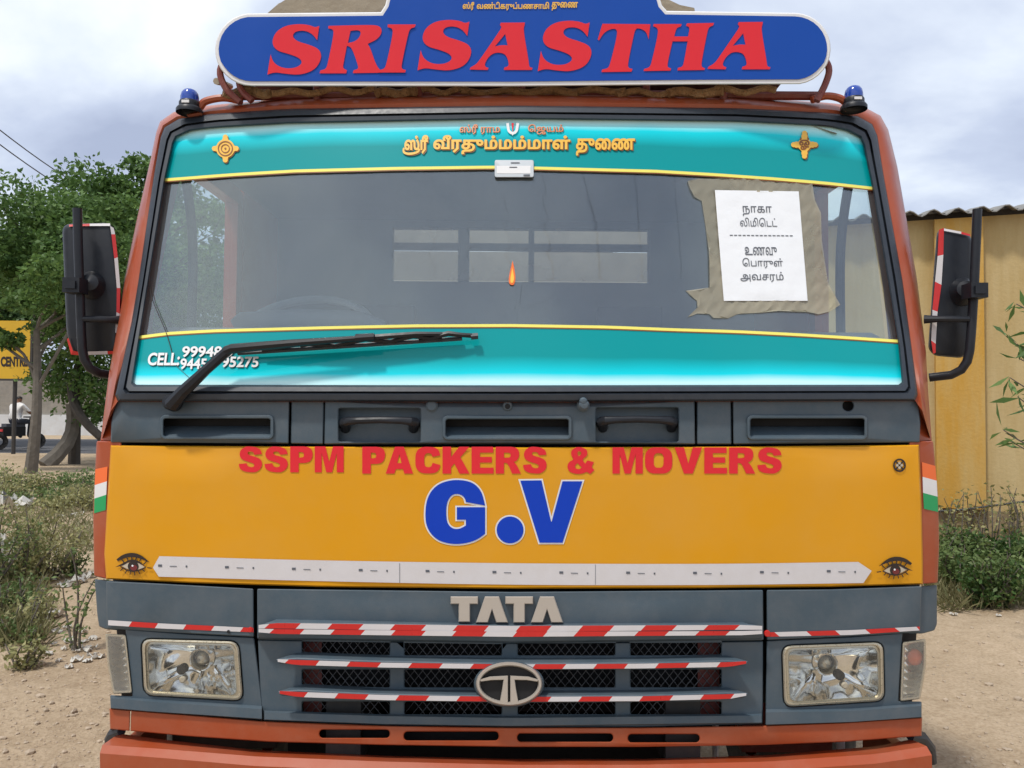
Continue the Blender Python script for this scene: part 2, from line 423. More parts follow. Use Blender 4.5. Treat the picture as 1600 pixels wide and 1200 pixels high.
def fill(contours, grid=0):
    """triangles of the non-zero-winding union of closed contours"""
    vs, es = [], []
    for c in contours:
        c = dedupe(c); b = len(vs); vs += [Vector(q) for q in c]
        es += [(b + i, b + (i + 1) % len(c)) for i in range(len(c))]
    A = np.array([vs[a] for a, _ in es]); B = np.array([vs[b] for _, b in es])
    def wind(P):
        w = np.zeros(len(P), int)
        for i in range(0, len(P), 4000):
            q = P[i:i + 4000]; px, py = q[:, 0][:, None], q[:, 1][:, None]
            up = (A[:, 1] <= py) & (B[:, 1] > py); dn = (A[:, 1] > py) & (B[:, 1] <= py)
            left = (B[:, 0] - A[:, 0]) * (py - A[:, 1]) - (px - A[:, 0]) * (B[:, 1] - A[:, 1])
            w[i:i + 4000] = ((up & (left > 0)).sum(1) - (dn & (left < 0)).sum(1))
        return w
    if grid:
        allp = np.array([tuple(v) for v in vs]); lo, hi = allp.min(0), allp.max(0)
        gx = np.arange(lo[0] + grid * .5, hi[0], grid); gy = np.arange(lo[1] + grid * .5, hi[1], grid)
        if len(gx) and len(gy):
            G = np.array([(a, b) for a in gx for b in gy]); G = G[wind(G) != 0]
            vs += [Vector(g) for g in G]
    r = delaunay_2d_cdt(vs, es, [], 0, 1e-4, False)
    V = [tuple(v) for v in r[0]]; T = [tuple(f) for f in r[2]]
    if not T: return V, []
    Pn = np.array(V); cen = np.array([Pn[list(t)].mean(0) for t in T])
    w = wind(cen)
    return V, [t for t, k in zip(T, w) if k != 0]

def flat(name, contours, mapf, mats, parent, grid=60):
    V, T = fill(contours, grid)
    T = [t if area([V[i] for i in t]) < 0 else t[::-1] for t in T]
    return mk(name, [mapf(*p) for p in V], T, mats, parent, 30)
def solid(name, contours, front, back, mats, parent, grid=60, bev=0, bevf=None):
    """filled shape with side walls; bev > 0 chamfers the rim (contours must be simple loops, holes clockwise)"""
    if bev:
        inner = [offs(c, -bev) for c in contours]
        V, T = fill(inner, grid); vs = [front(*p) for p in V]; fs = [tuple(t) for t in T]
        for c, ci in zip([dedupe(c) for c in contours], inner):
            n = len(c); b = len(vs)
            vs += [front(*p) for p in ci] + [bevf(*p) for p in c] + [back(*p) for p in c]
            for i in range(n):
                j = (i + 1) % n
                fs += [(b + i, b + j, b + n + j, b + n + i), (b + n + i, b + n + j, b + 2 * n + j, b + 2 * n + i)]
        return mk(name, vs, fs, mats, parent, 28, weld=0.00004)
    V, T = fill(contours, grid); n = len(V)
    vs = [front(*p) for p in V] + [back(*p) for p in V]; fs = [tuple(t) for t in T]
    cnt = {}
    for t in T:
        for a, b in ((t[0], t[1]), (t[1], t[2]), (t[2], t[0])):
            k = (min(a, b), max(a, b)); cnt.setdefault(k, []).append((a, b))
    for k, l in cnt.items():
        if len(l) == 1:
            a, b = l[0]; fs.append((b, a, a + n, b + n))
    return mk(name, vs, fs, mats, parent, 28)
def ccw(c): return c if area(c) > 0 else c[::-1]
def cw(c): return c if area(c) < 0 else c[::-1]
def plate(name, outline, mats, parent, holes=(), off=0.0, thick=0.03, bev=1.6, bd=0.003, grid=45):
    cs = [ccw(dedupe(outline))] + [cw(dedupe(h)) for h in holes]
    return solid(name, cs, surf(off), surf(off - thick), mats, parent, grid, bev, surf(off - bd))
def pxloft(name, rows, n, mats, parent, closed=False, sm=35, uvs=False):
    """rows = [(polyline, off)], each resampled to n points on the cab front"""
    vs, fs, uv = [], [], []
    for j, (pl, off) in enumerate(rows):
        for i, (u, v) in enumerate(resample(pl, n, closed)):
            vs.append(S(u, v, off) if not callable(off) else off(u, v)); uv.append((i / max(1, n - 1), j / max(1, len(rows) - 1)))
    m = n if closed else n - 1
    for j in range(len(rows) - 1):
        for i in range(m):
            k = (i + 1) % n; fs.append((j * n + i, j * n + k, (j + 1) * n + k, (j + 1) * n + i))
    return mk(name, vs, fs, mats, parent, sm, uv=uv if uvs else None)

# ------------------------------------------------------------------ lettering
def contours_of(body, steps=5):
    cu = bpy.data.curves.new('lettering_source', 'FONT'); cu.body = body; cu.size = 1.0
    o = bpy.data.objects.new('lettering_source', cu); COL.objects.link(o)
    dg = bpy.context.evaluated_depsgraph_get()
    c2 = o.evaluated_get(dg).to_curve(dg); out = []
    for sp in c2.splines:
        pts = []
        bp = sp.bezier_points
        if len(bp):
            for i in range(len(bp)):
                a, b = bp[i], bp[(i + 1) % len(bp)]
                p0, p1, p2, p3 = a.co, a.handle_right, b.handle_left, b.co
                straight = ((p1 - p0).cross(p3 - p0)).length < 1e-5 and ((p2 - p0).cross(p3 - p0)).length < 1e-5
                for k in range(1 if straight else steps):
                    t = k / steps; q = p0 * (1 - t) ** 3 + p1 * 3 * t * (1 - t) ** 2 + p2 * 3 * t * t * (1 - t) + p3 * t ** 3
                    pts.append((q.x, q.y))
        else:
            pts = [(q.co.x, q.co.y) for q in sp.points]
        if len(pts) > 2: out.append(dedupe(pts))
    COL.objects.unlink(o); bpy.data.objects.remove(o); bpy.data.curves.remove(cu)
    return out
def stroke(pts, w):
    """outline of a polyline of width w, counter-clockwise"""
    p = [np.array(q, float) for q in pts]; L_, R_ = [], []
    for i in range(len(p)):
        d = p[min(i + 1, len(p) - 1)] - p[max(0, i - 1)]; d /= max(np.hypot(*d), 1e-9); nn = np.array((-d[1], d[0])) * w / 2
        L_.append(tuple(p[i] + nn)); R_.append(tuple(p[i] - nn))
    return ccw(R_ + L_[::-1])
def textc(body, box, bold=0.0, shear=0.0, extra=None):
    """contours of a text fitted into the pixel box (x0, y0 top, x1, y1 bottom)"""
    cs = contours_of(body)
    s = 1 if area(max(cs, key=lambda c: abs(area(c)))) > 0 else -1
    if bold: cs = [offs(c, bold * s) for c in cs]
    if extra: cs += [c if s > 0 else c[::-1] for c in extra]
    cs = [[(x + shear * y, y) for x, y in c] for c in cs]
    a = np.vstack([np.array(c) for c in cs]); lo, hi = a.min(0), a.max(0)
    x0, y0, x1, y1 = box
    return [[(x0 + (x - lo[0]) / (hi[0] - lo[0]) * (x1 - x0), y1 - (y - lo[1]) / (hi[1] - lo[1]) * (y1 - y0)) for x, y in c] for c in cs]
def chaikin(pts, it=3):
    """points (x, y) are smoothed, points (x, y, 1) stay corners"""
    P = [(p[0], p[1], len(p) > 2) for p in pts]
    for _ in range(it):
        Q = []
        for i in range(len(P)):
            a, p, b = P[i - 1], P[i], P[(i + 1) % len(P)]
            if p[2]: Q.append(p)
            else:
                Q.append((p[0] * .75 + a[0] * .25, p[1] * .75 + a[1] * .25, False)); Q.append((p[0] * .75 + b[0] * .25, p[1] * .75 + b[1] * .25, False))
        P = Q
    return [(p[0], p[1]) for p in P]

# ================================================================== SETTING: ground and road
def ground_h(x, y):
    n = 0.035 * math.sin(x * 1.7 + 0.6 * y) * math.sin(y * 1.3 - 0.4 * x) + 0.02 * math.sin(x * 4.1 + 1) * math.sin(y * 3.7 + 2)
    side = min(1, max(0, (abs(x) - 1.9) / 1.2)) * min(1, max(0, (24 - y) / 4)) * min(1, max(0, (y - 1) / 2))
    return n * side
def gmat():
    m = bpy.data.materials.new('sandy_ground'); m.use_nodes = True
    nt = m.node_tree; N, L = nt.nodes.new, nt.links.new; b = nt.nodes['Principled BSDF']
    tc = N('ShaderNodeTexCoord')
    def noise(s, d=8, r=0.6):
        n = N('ShaderNodeTexNoise'); n.inputs['Scale'].default_value = s; n.inputs['Detail'].default_value = d; n.inputs['Roughness'].default_value = r
        L(tc.outputs['Object'], n.inputs['Vector']); return n
    a = noise(0.55); f = noise(9, 10, 0.72); g = noise(60, 4)
    r = N('ShaderNodeValToRGB'); e = r.color_ramp.elements
    e[0].position, e[0].color = 0.32, (0.33, 0.245, 0.160, 1); e[1].position, e[1].color = 0.68, (0.57, 0.455, 0.325, 1)
    k = e.new(0.5); k.color = (0.47, 0.37, 0.255, 1)
    ad = N('ShaderNodeMix'); ad.data_type = 'FLOAT'; ad.inputs['Factor'].default_value = 0.5
    L(a.outputs['Fac'], ad.inputs['A']); L(f.outputs['Fac'], ad.inputs['B']); L(ad.outputs['Result'], r.inputs['Fac'])
    mx = N('ShaderNodeMix'); mx.data_type = 'RGBA'; mx.blend_type = 'MULTIPLY'; mx.inputs['Factor'].default_value = 0.6
    r2 = N('ShaderNodeValToRGB'); r2.color_ramp.elements[0].position = 0.35; r2.color_ramp.elements[0].color = (0.66, 0.62, 0.57, 1)
    r2.color_ramp.elements[1].position = 0.6; r2.color_ramp.elements[1].color = (1, 1, 1, 1)
    L(g.outputs['Fac'], r2.inputs['Fac']); L(r.outputs['Color'], mx.inputs['A']); L(r2.outputs['Color'], mx.inputs['B'])
    L(mx.outputs['Result'], b.inputs['Base Color']); b.inputs['Roughness'].default_value = 0.95; b.inputs['Specular IOR Level'].default_value = 0.1
    bp = N('ShaderNodeBump'); bp.inputs['Strength'].default_value = 0.7; bp.inputs['Distance'].default_value = 0.035
    L(f.outputs['Fac'], bp.inputs['Height']); b2 = N('ShaderNodeBump'); b2.inputs['Strength'].default_value = 0.6; b2.inputs['Distance'].default_value = 0.01
    L(g.outputs['Fac'], b2.inputs['Height']); L(bp.outputs[0], b2.inputs['Normal']); L(b2.outputs[0], b.inputs['Normal'])
    return m
def build_ground():
    xs = list(np.arange(-9, 9.01, 0.15)); ys = list(np.arange(-2, 24.01, 0.2))
    st = 0.3
    while xs[-1] < 900: xs.append(xs[-1] + st); xs.insert(0, xs[0] - st); st *= 1.35
    st = 0.4
    while ys[-1] < 1500: ys.append(ys[-1] + st); ys.insert(0, ys[0] - st) if ys[0] > -60 else None; st *= 1.35
    v = [(x, y, ground_h(x, y)) for y in ys for x in xs]; n = len(xs)
    f = [(j * n + i, j * n + i + 1, (j + 1) * n + i + 1, (j + 1) * n + i) for j in range(len(ys) - 1) for i in range(n - 1)]
    tag(mk('ground', v, f, gmat(), None, 80), kind='structure')
build_ground()
M['asphalt'] = mat('asphalt', (0.085, 0.085, 0.09), 0.9, var=0.25, scale=3, bump=0.3, bscale=80)
rd = MB(); rd.add([(-120, 25, 0.05), (60, 25, 0.05), (60, 34, 0.05), (-120, 34, 0.05), (-120, 24.4, -0.02), (60, 24.4, -0.02)], [(0, 1, 2, 3), (4, 5, 1, 0)])
tag(rd.build('road', 'asphalt'), kind='structure')

# ================================================================== THE TRUCK
TR = empty('truck', (XC, 2.6, 0), 'orange and yellow cargo truck facing the viewer with a blue name board on its roof', 'truck')

# ---- cab shell (pillars and roof edge round the windscreen)
seal_in = dict(l=[(208, 597), (226, 478), (258, 281), (271, 224)], t=[(276, 214), (287, 206), (330, 200), (450, 193), (800, 186), (1150, 190), (1290, 197), (1335, 207), (1344, 215)],
               r=[(1349, 227), (1363, 293), (1403, 533), (1409, 597)], b=[(1404, 601), (800, 602), (213, 601)])
seal_out = dict(l=[(180, 618), (205, 505), (215, 447), (241, 270), (251, 214)], t=[(257, 199), (277, 186), (330, 178), (450, 170), (800, 165), (1150, 169), (1290, 176), (1345, 182), (1363, 194)],
                r=[(1371, 212), (1380, 270), (1410, 437), (1433, 607), (1434, 616)], b=[(1430, 626), (800, 628), (184, 627)])
shell_out = dict(l=[(158, 690), (172, 575), (186, 495), (192, 447), (215, 337), (235, 250), (244, 207)], t=[(250, 190), (266, 176), (330, 164), (450, 154), (800, 147), (1150, 152), (1290, 160), (1350, 167), (1376, 181)],
                 r=[(1388, 203), (1402, 260), (1433, 437), (1447, 550), (1452, 647), (1455, 690)], b=[(1431, 627), (800, 629), (183, 628)])
def ring(d, n=(26, 44, 26, 44)):
    out = []
    for k, m in zip('ltrb', n): out += resample(d[k], m)
    return out
def ringmix(a, b, t): return [(p[0] * (1 - t) + q[0] * t, p[1] * (1 - t) + q[1] * t) for p, q in zip(a, b)]
def ringloft(name, rows, mats, parent, sm=35):
    n = len(rows[0][0]); vs, fs = [], []
    for pl, off in rows: vs += [S(u, v, off) if not callable(off) else off(u, v) for u, v in pl]
    for j in range(len(rows) - 1):
        for i in range(n):
            k = (i + 1) % n; fs.append((j * n + i, j * n + k, (j + 1) * n + k, (j + 1) * n + i))
    return mk(name, vs, fs, mats, parent, sm)
ri, ro, rs = ring(seal_in), ring(seal_out), ring(shell_out)
def backring(dy):
    def f(u, v):
        p = S(u, v, -0.055); return Vector((p.x, p.y + dy, p.z))
    return f
cab = ringloft('cab_shell', [(ro, -0.02), (ro, 0.004), (ringmix(ro, rs, .35), 0.010), (ringmix(ro, rs, .7), 0.0), (ringmix(ro, rs, .92), -0.028), (rs, -0.055),
                             (rs, backring(0.10)), (rs, backring(0.22))], 'orange', TR, 50)
ringloft('windscreen_seal', [(ri, -0.01), (ri, 0.010), (ringmix(ri, ro, .12), 0.018), (ringmix(ri, ro, .38), 0.020), (ringmix(ri, ro, .46), 0.010), (ringmix(ri, ro, .56), 0.022),
                             (ringmix(ri, ro, .88), 0.020), (ringmix(ri, ro, .99), 0.012), (ringmix(ri, ro, .995), -0.005)], 'rubber', TR, 25)

for fo in ([(157, 689), (171, 578), (184, 600), (184, 626), (184, 690)], [(1456, 689), (1448, 580), (1430, 600), (1430, 626), (1430, 690)]):
    plate('pillar_foot', fo, 'orange', TR, off=-0.030, thick=.05, bev=1.2, bd=.003)
# windscreen glass and printed bands
top_line = [(258, 281), (360, 273), (462, 267), (620, 263), (770, 261), (837, 262.5), (1025, 267.5), (1120, 273), (1212, 279.5), (1290, 286), (1363, 294)]
low_line = [(217, 527), (262, 521), (330, 517), (400, 515), (511, 512), (650, 509), (800, 508.5), (950, 511), (1050, 515), (1150, 518), (1250, 523), (1330, 528), (1403, 533)]
wtop = [(266, 205), (330, 196), (450, 189), (800, 182), (1150, 186), (1290, 193), (1352, 205)]
wbot = [(205, 603), (800, 606), (1412, 603)]
wsc = pxloft('windscreen', [(wtop, 0.0)] + [([((a[0] * (1 - t) + b[0] * t), (a[1] * (1 - t) + b[1] * t)) for a, b in zip(resample(wtop, 40), resample(wbot, 40))], 0.0) for t in np.linspace(0.1, 1, 10)], 40, 'glass', TR, 60)
def band(name, a, b, m, parent, off=0.004, n=50, k=8):
    A, B = resample(a, n), resample(b, n)
    rows = [([(p[0] * (1 - t) + q[0] * t, p[1] * (1 - t) + q[1] * t) for p, q in zip(A, B)], off) for t in np.linspace(0, 1, k)]
    return pxloft(name, rows, n, m, parent, sm=60, uvs=True)
bt = band('sunstrip', wtop, top_line, 'bandtop', TR)
bl = band('lower_windscreen_strip', low_line, wbot, 'bandlow', TR)
def off_line(pl, d): return [(x, y + d) for x, y in pl]
for base, pl, sg in ((bt, top_line, 1), (bl, low_line, -1)):
    band('edge_line', off_line(pl, -2.2), off_line(pl, 2.2), 'lineyellow', base, 0.0055, k=2)
    band('edge_shadow_line', off_line(pl, 2.2), off_line(pl, 4.0), 'goldshade', base, 0.0052, k=2)

# writing on the windscreen bands
TH = 0.06
def tamil(name, body, box, front_m, parent, off, bold, shade_m=None, dx=1.6, dy=1.6, extra=None):
    cs = textc(body, box, bold, 0, extra)
    if shade_m:
        flat(name + '_shadow', [[(x + dx, y + dy) for x, y in c] for c in cs], surf(off - 0.0012), shade_m, parent)
    return flat(name, cs, surf(off), front_m, parent)
tamil('lettering', 'ஸ்ரீ', (629, 211, 669, 242), 'gold', bt, 0.0085, 0.035, 'goldshade',
      extra=[stroke(crom([(-0.02, 0.1), (-0.05, -0.12), (0.2, -0.24), (0.7, -0.24), (1.15, -0.12), (1.25, 0.05)]), 0.14)])
tamil('lettering', 'வீரதும்மம்மாள்', (677, 211, 891, 241), 'gold', bt, 0.0085, 0.035, 'goldshade')
tamil('lettering', 'துைண', (900, 216, 992, 243), 'gold', bt, 0.0085, 0.035, 'goldshade')
tamil('lettering', 'ஸ்ரீ ராம', (718, 194, 781, 210), 'peach', bt, 0.0085, 0.02, 'goldshade', 0.8, 0.8)
tamil('lettering', 'ெஜயம்', (825, 194, 880, 210), 'peach', bt, 0.0085, 0.02, 'goldshade', 0.8, 0.8)
flat('forehead_mark', [stroke(crom([(793, 192), (795, 204), (801, 208), (807, 204), (809, 192)], 4), 4.2), ccw([(798, 207), (804, 207), (801, 212)])], surf(0.0085), 'white', bt)
flat('forehead_mark', [ccw([(799.3, 192), (802.7, 192), (801.6, 205), (800.4, 205)])], surf(0.0085), 'redtext', bt)
def medallion(cx, cy, kind):
    def annulus(r0, r1, q=1.0): return [ccw(ell(cx, cy, r1, r1 * q)), cw(ell(cx, cy, r0, r0 * q))]
    pet = []
    for a in range(4):
        x, y = cx + 17 * math.cos(a * math.pi / 2), cy + 18 * math.sin(a * math.pi / 2)
        pet.append(ccw(ell(x, y, 4, 4, 12)))
        pet.append(ccw(ell(cx + 12.5 * math.cos(a * math.pi / 2), cy + 13 * math.sin(a * math.pi / 2), 5, 5, 12)))
    if kind == 0:
        base = pet + [ccw(ell(cx, cy, 14, 15, 4, 45, 405)), ccw(ell(cx, cy, 14.5, 14.5))]
        flat('medallion_shadow', [[(x + 1.3, y + 1.5) for x, y in c] for c in base], surf(0.0072), 'goldshade', bt)
        flat('medallion', base, surf(0.0085), 'gold', bt)
        for r0, r1 in ((10.2, 11.8), (5.6, 7.0)): flat('medallion_ring', annulus(r0, r1), surf(0.0098), 'goldshade', bt)
        flat('medallion_ring', [ccw(ell(cx, cy, 1.6, 1.6, 10))], surf(0.0098), 'goldshade', bt)
    else:
        base = pet + [ccw([(cx - 14, cy), (cx, cy - 15), (cx + 14, cy), (cx, cy + 15)])]
        flat('medallion_shadow', [[(x + 1.3, y + 1.5) for x, y in c] for c in base], surf(0.0072), 'goldshade', bt)
        flat('medallion', base, surf(0.0085), 'gold', bt)
        flat('medallion_ring', textc('ஓ', (cx - 8, cy - 8, cx + 8, cy + 8), 0.02), surf(0.0098), 'goldshade', bt)
        flat('medallion_ring', [ccw(ell(cx + 6, cy - 9, 1.6, 1.6, 8)), ccw(ell(cx - 6, cy - 9, 1.6, 1.6, 8))], surf(0.0098), 'goldshade', bt)
medallion(352, 232, 0); medallion(1257, 226, 1)
def words(name, body, box, m, parent, off, bold, shear=0.0, shade=None, grid=60):
    cs = textc(body, box, bold, shear)
    if shade: flat(name + '_shadow', [[(x + .7, y + .8) for x, y in c] for c in cs], surf(off - 0.0012), shade, parent)
    return flat(name, cs, surf(off), m, parent, grid)
words('lettering', 'CELL:', (231, 551, 281, 571), 'white', bl, 0.0085, 0.03, 0.16, 'eyeblack')
words('lettering', '99948 9', (285, 541, 366, 558), 'white', bl, 0.0085, 0.026, 0.10, 'eyeblack')
words('lettering', '9445', (282, 560, 323, 577), 'white', bl, 0.0085, 0.026, 0.10, 'eyeblack')
words('lettering', '95275', (347, 557, 404, 574), 'white', bl, 0.0085, 0.026, 0.10, 'eyeblack')
b = MB(); b.tube([S(u, v, .0062) for u, v in crom([(233, 445), (239, 470), (250, 497), (259, 518), (266, 540), (270, 556)], 4)], [.0012] * 21, 5); b.build('windscreen_crack', 'eyeblack', wsc)
b = MB(); b.tube([S(u, v, .0062) for u, v in crom([(276, 572), (288, 583), (300, 594)], 4)], .0006, 5); b.build('windscreen_crack', 'eyeblack', wsc)
# toll tag, flame sticker, taped notice
tt = plate('toll_tag', rrect(773, 250, 834, 277, 3), 'trim', TR, off=0.0105, thick=0.006, bev=0.8, bd=0.001)
tt.data.materials.clear(); tt.data.materials.append(mat('pale_grey_plastic', (0.48, 0.52, 0.55), 0.4))
flat('tag_label', [ccw([(776, 259), (829, 259), (829, 271), (776, 271)])], surf(0.0112), 'white', tt)
flat('tag_print', [ccw([(796, 260.5), (808, 260.5), (808, 262), (796, 262)]), ccw([(818, 272.5), (828, 272.5), (828, 275), (818, 275)]), ccw([(798, 253.5), (812, 253.5), (812, 254.8), (798, 254.8)])], surf(0.0118), 'ink', tt)['kind'] = 'stuff'
fl = flat('flame_sticker', [ccw(chaikin([(801, 407, 1), (806, 432), (804, 444), (800, 446), (795, 443), (795, 432)]))], surf(0.004), 'flame', TR)
flat('flame_core', [ccw(chaikin([(800.5, 418, 1), (803.5, 434), (802, 441), (800, 442.5), (797.5, 441), (797.6, 434)]))], surf(0.0052), 'flamey', fl)

# ---- grey panel row under the windscreen
def pan(name, o, holes=(), off=0.0, r=2): return plate(name, roundpoly(o, r, 2), 'grey', TR, holes, off, 0.04, 1.5)
vl, vc, vr = rrect(254, 652, 424, 683, 5), rrect(695, 653, 890, 684, 5), rrect(1171, 652, 1352, 684, 5)
hl, hr = rrect(529, 638, 657, 690, 3), rrect(931, 637, 1060, 690, 3)
cowl_l = pan('cowl_panel', [(181, 624), (452, 626), (451, 693), (173, 691), (174, 660)], [vl])
pan('cowl_panel', [(455.5, 626), (506, 626), (505, 694), (454.5, 693)], off=-0.004)
cowl_c = pan('cowl_panel', [(508, 625), (1085, 625), (1086, 694), (507, 694)], [vc, hl, hr])
pan('cowl_panel', [(1089, 626), (1142, 626), (1143, 694), (1089, 694)], off=-0.004)
cowl_r = pan('cowl_panel', [(1145, 626), (1434, 624), (1438, 660), (1437, 691), (1146, 694)], [vr, ell(1325, 634, 8.5, 8.5, 20)])
def vent(par, x0, y0, x1, y1, name='vent_rim'):
    o = offs(ccw(rrect(x0, y0, x1, y1, 5)), 4.0)
    solid(name, [o, cw(rrect(x0 + 1.5, y0 + 2, x1 - 1.5, y1 - 1, 4))], surf(0.007), surf(-0.02), 'grey', par, 45, 1.4, surf(0.0035))
    plate('vent_recess', rrect(x0 - 3, y0 - 3, x1 + 3, y1 + 3, 4), 'void', par, off=-0.055, thick=0.01, bev=0.6, bd=0.001)
    # sloping floor of the scoop
    pxloft('scoop_floor', [([(x0, y1 - 1), (x1, y1 - 1)], 0.0), ([(x0, y0 + (y1 - y0) * .45), (x1, y0 + (y1 - y0) * .45)], -0.05)], 12, 'grey', par)
vent(cowl_l, 254, 652, 424, 683); vent(cowl_c, 695, 653, 890, 684); vent(cowl_r, 1171, 652, 1352, 684)
def grab(x0, y0, x1, y1):
    plate('handle_recess', rrect(x0 - 2, y0 - 2, x1 + 2, y1 + 2, 3), 'grey', cowl_c, off=-0.030, thick=0.008, bev=0.8, bd=0.001)
    b = MB(); ym = y0 + 20
    pts = [(x0 + 8, ym + 6, -0.03), (x0 + 9, ym + 2, 0.0), (x0 + 16, ym, 0.012), (x0 + 30, ym - 1, 0.016), ((x0 + x1) / 2, ym - 2, 0.018),
           (x1 - 30, ym - 1, 0.016), (x1 - 16, ym, 0.012), (x1 - 9, ym + 2, 0.0), (x1 - 8, ym + 6, -0.03)]
    b.tube([S(*p) for p in pts], [.013, .013, .0115, .0095, .009, .0095, .0115, .013, .013], 10)
    for cx in (x0 + 11, x1 - 11):
        b.tube([S(cx, ym + 12, -0.03), S(cx, ym + 2, 0.004)], [0.013, 0.012], 10)
    h = b.build('grab_handle', 'black', cowl_c)
grab(529, 638, 657, 690); grab(931, 637, 1060, 690)
def rnd(name, u, v, r, off, m, par, depth=0.01, prof=None):
    c = S(u, v, off); s = r * 2.06 / FPX; b = MB()
    b.lathe(c, (0, -1, 0), prof(s) if prof else [(s, -depth), (s, 0), (s * .85, 0.002), (0.0001, 0.002)], 22); return b.build(name, m, par)
rnd('plug', 674.5, 634, 9.5, 0.003, 'grey', cowl_c)
rnd('plug', 674.5, 634, 8.0, 0.0055, 'grey', cowl_c)
rnd('washer_nozzle', 793, 634, 7.5, 0.002, 'grey', cowl_c); rnd('nozzle_hole', 793, 635, 4.2, 0.004, 'void', cowl_c)
rnd('latch_knob', 911, 633, 9, 0.0, 'grey', cowl_c, prof=lambda s: [(s * 1.1, -.01), (s * 1.1, .006), (s * .75, .01), (s * .75, .022), (s * .9, .03), (s * .6, .036), (0.0001, .037)])
rnd('latch_knob', 911, 627, 6, 0.02, 'grey', cowl_c, prof=lambda s: [(s, 0), (s, .012), (s * .6, .017), (0.0001, .018)])
rnd('wiper_hole', 1325, 634, 10, -0.03, 'void', cowl_r, 0.005)

# ---- yellow front panel
YO = [(173, 696), (500, 698), (800, 699), (1150, 698), (1436, 695), (1440, 790), (1442, 880), (1442, 913), (1300, 917), (1100, 919), (800, 920), (500, 917), (300, 911), (166, 905), (163, 865), (168, 780)]
yp = plate('front_panel', YO, 'yellow', TR, off=0.004, thick=0.04, bev=2.2, bd=0.006, grid=40)
yp['label'] = 'yellow front panel with red and blue lettering'
# pressed crease along the foot of the panel
HEAVY = {
 'S': [[(.98, .30, 1), (.66, .32, 1), (.62, .22), (.50, .19), (.38, .21), (.37, .29), (.48, .35), (.72, .40), (.94, .50), (1.0, .70), (.92, .88), (.72, 1.0), (.50, 1.0), (.22, .97), (.03, .85), (.0, .68, 1), (.33, .65, 1), (.38, .77), (.52, .81), (.65, .78), (.66, .69), (.55, .63), (.30, .57), (.09, .48), (.02, .29), (.10, .11), (.30, .0), (.50, .0), (.76, .03), (.94, .14)]],
 'P': [[(0, 0, 1), (.62, 0, 1), (.86, .03), (1.0, .18), (1.0, .42), (.88, .60), (.64, .64, 1), (.38, .64, 1), (.38, 1, 1), (0, 1, 1)], [(.38, .22, 1), (.38, .43, 1), (.52, .43), (.61, .40), (.61, .25), (.52, .22)]],
 'M': [[(0, 0, 1), (.37, 0, 1), (.50, .60, 1), (.63, 0, 1), (1, 0, 1), (1, 1, 1), (.76, 1, 1), (.76, .26, 1), (.60, 1, 1), (.40, 1, 1), (.24, .26, 1), (.24, 1, 1), (0, 1, 1)]],
 'A': [[(.34, 0, 1), (.66, 0, 1), (1, 1, 1), (.68, 1, 1), (.63, .83, 1), (.37, .83, 1), (.32, 1, 1), (0, 1, 1)], [(.50, .27, 1), (.42, .61, 1), (.58, .61, 1)]],
 'C': [[(1, .68, 1), (.95, .86), (.80, .98), (.52, 1.0), (.22, .98), (.02, .80), (.0, .50), (.03, .18), (.24, .01), (.52, .0), (.78, .02), (.94, .12), (.99, .32, 1), (.69, .38, 1), (.64, .26), (.52, .23), (.38, .27), (.35, .50), (.38, .73), (.52, .77), (.64, .74), (.69, .60, 1)]],
 'K': [[(0, 0, 1), (.32, 0, 1), (.32, .38, 1), (.62, 0, 1), (1, 0, 1), (.66, .39, 1), (1, 1, 1), (.63, 1, 1), (.44, .62, 1), (.32, .76, 1), (.32, 1, 1), (0, 1, 1)]],
 'E': [[(0, 0, 1), (.98, 0, 1), (.98, .22, 1), (.38, .22, 1), (.38, .38, 1), (.92, .38, 1), (.92, .59, 1), (.38, .59, 1), (.38, .78, 1), (1, .78, 1), (1, 1, 1), (0, 1, 1)]],
 'R': [[(0, 0, 1), (.60, 0, 1), (.82, .03), (.93, .16), (.93, .38), (.84, .52), (.72, .57, 1), (.84, .68), (1, 1, 1), (.65, 1, 1), (.52, .70), (.44, .60), (.33, .60, 1), (.33, 1, 1), (0, 1, 1)], [(.33, .22, 1), (.33, .41, 1), (.50, .41), (.59, .38), (.59, .25), (.50, .22)]],
 'O': [[(.5, 0), (.78, 0), (.98, .18), (1, .5), (.98, .82), (.78, 1), (.5, 1), (.22, 1), (.02, .82), (0, .5), (.02, .18), (.22, 0)], [(.5, .22), (.62, .23), (.68, .34), (.68, .5), (.68, .66), (.62, .77), (.5, .78), (.38, .77), (.32, .66), (.32, .5), (.32, .34), (.38, .23)]],
 'V': [[(0, 0, 1), (.34, 0, 1), (.50, .62, 1), (.66, 0, 1), (1, 0, 1), (.66, 1, 1), (.34, 1, 1)]],
 '&': [[(1, .86, 1), (.84, 1.02, 1), (.72, .92), (.58, 1.0), (.34, 1.02), (.08, .94), (.0, .74), (.06, .56), (.26, .46), (.14, .32), (.16, .10), (.34, -.02), (.56, .0), (.74, .10), (.74, .32), (.54, .46), (.66, .62, 1), (.74, .50, 1), (.98, .56, 1), (.88, .76)], [(.38, .60, 1), (.29, .68), (.30, .80), (.44, .84), (.54, .77, 1)], [(.42, .34, 1), (.52, .27), (.52, .17), (.42, .14), (.36, .22)]]}
HW = {'S': .98, 'P': .93, 'M': 1.20, 'A': 1.12, 'C': 1.03, 'K': 1.10, 'E': .90, 'R': 1.03, 'O': 1.09, 'V': 1.09, '&': 1.1}
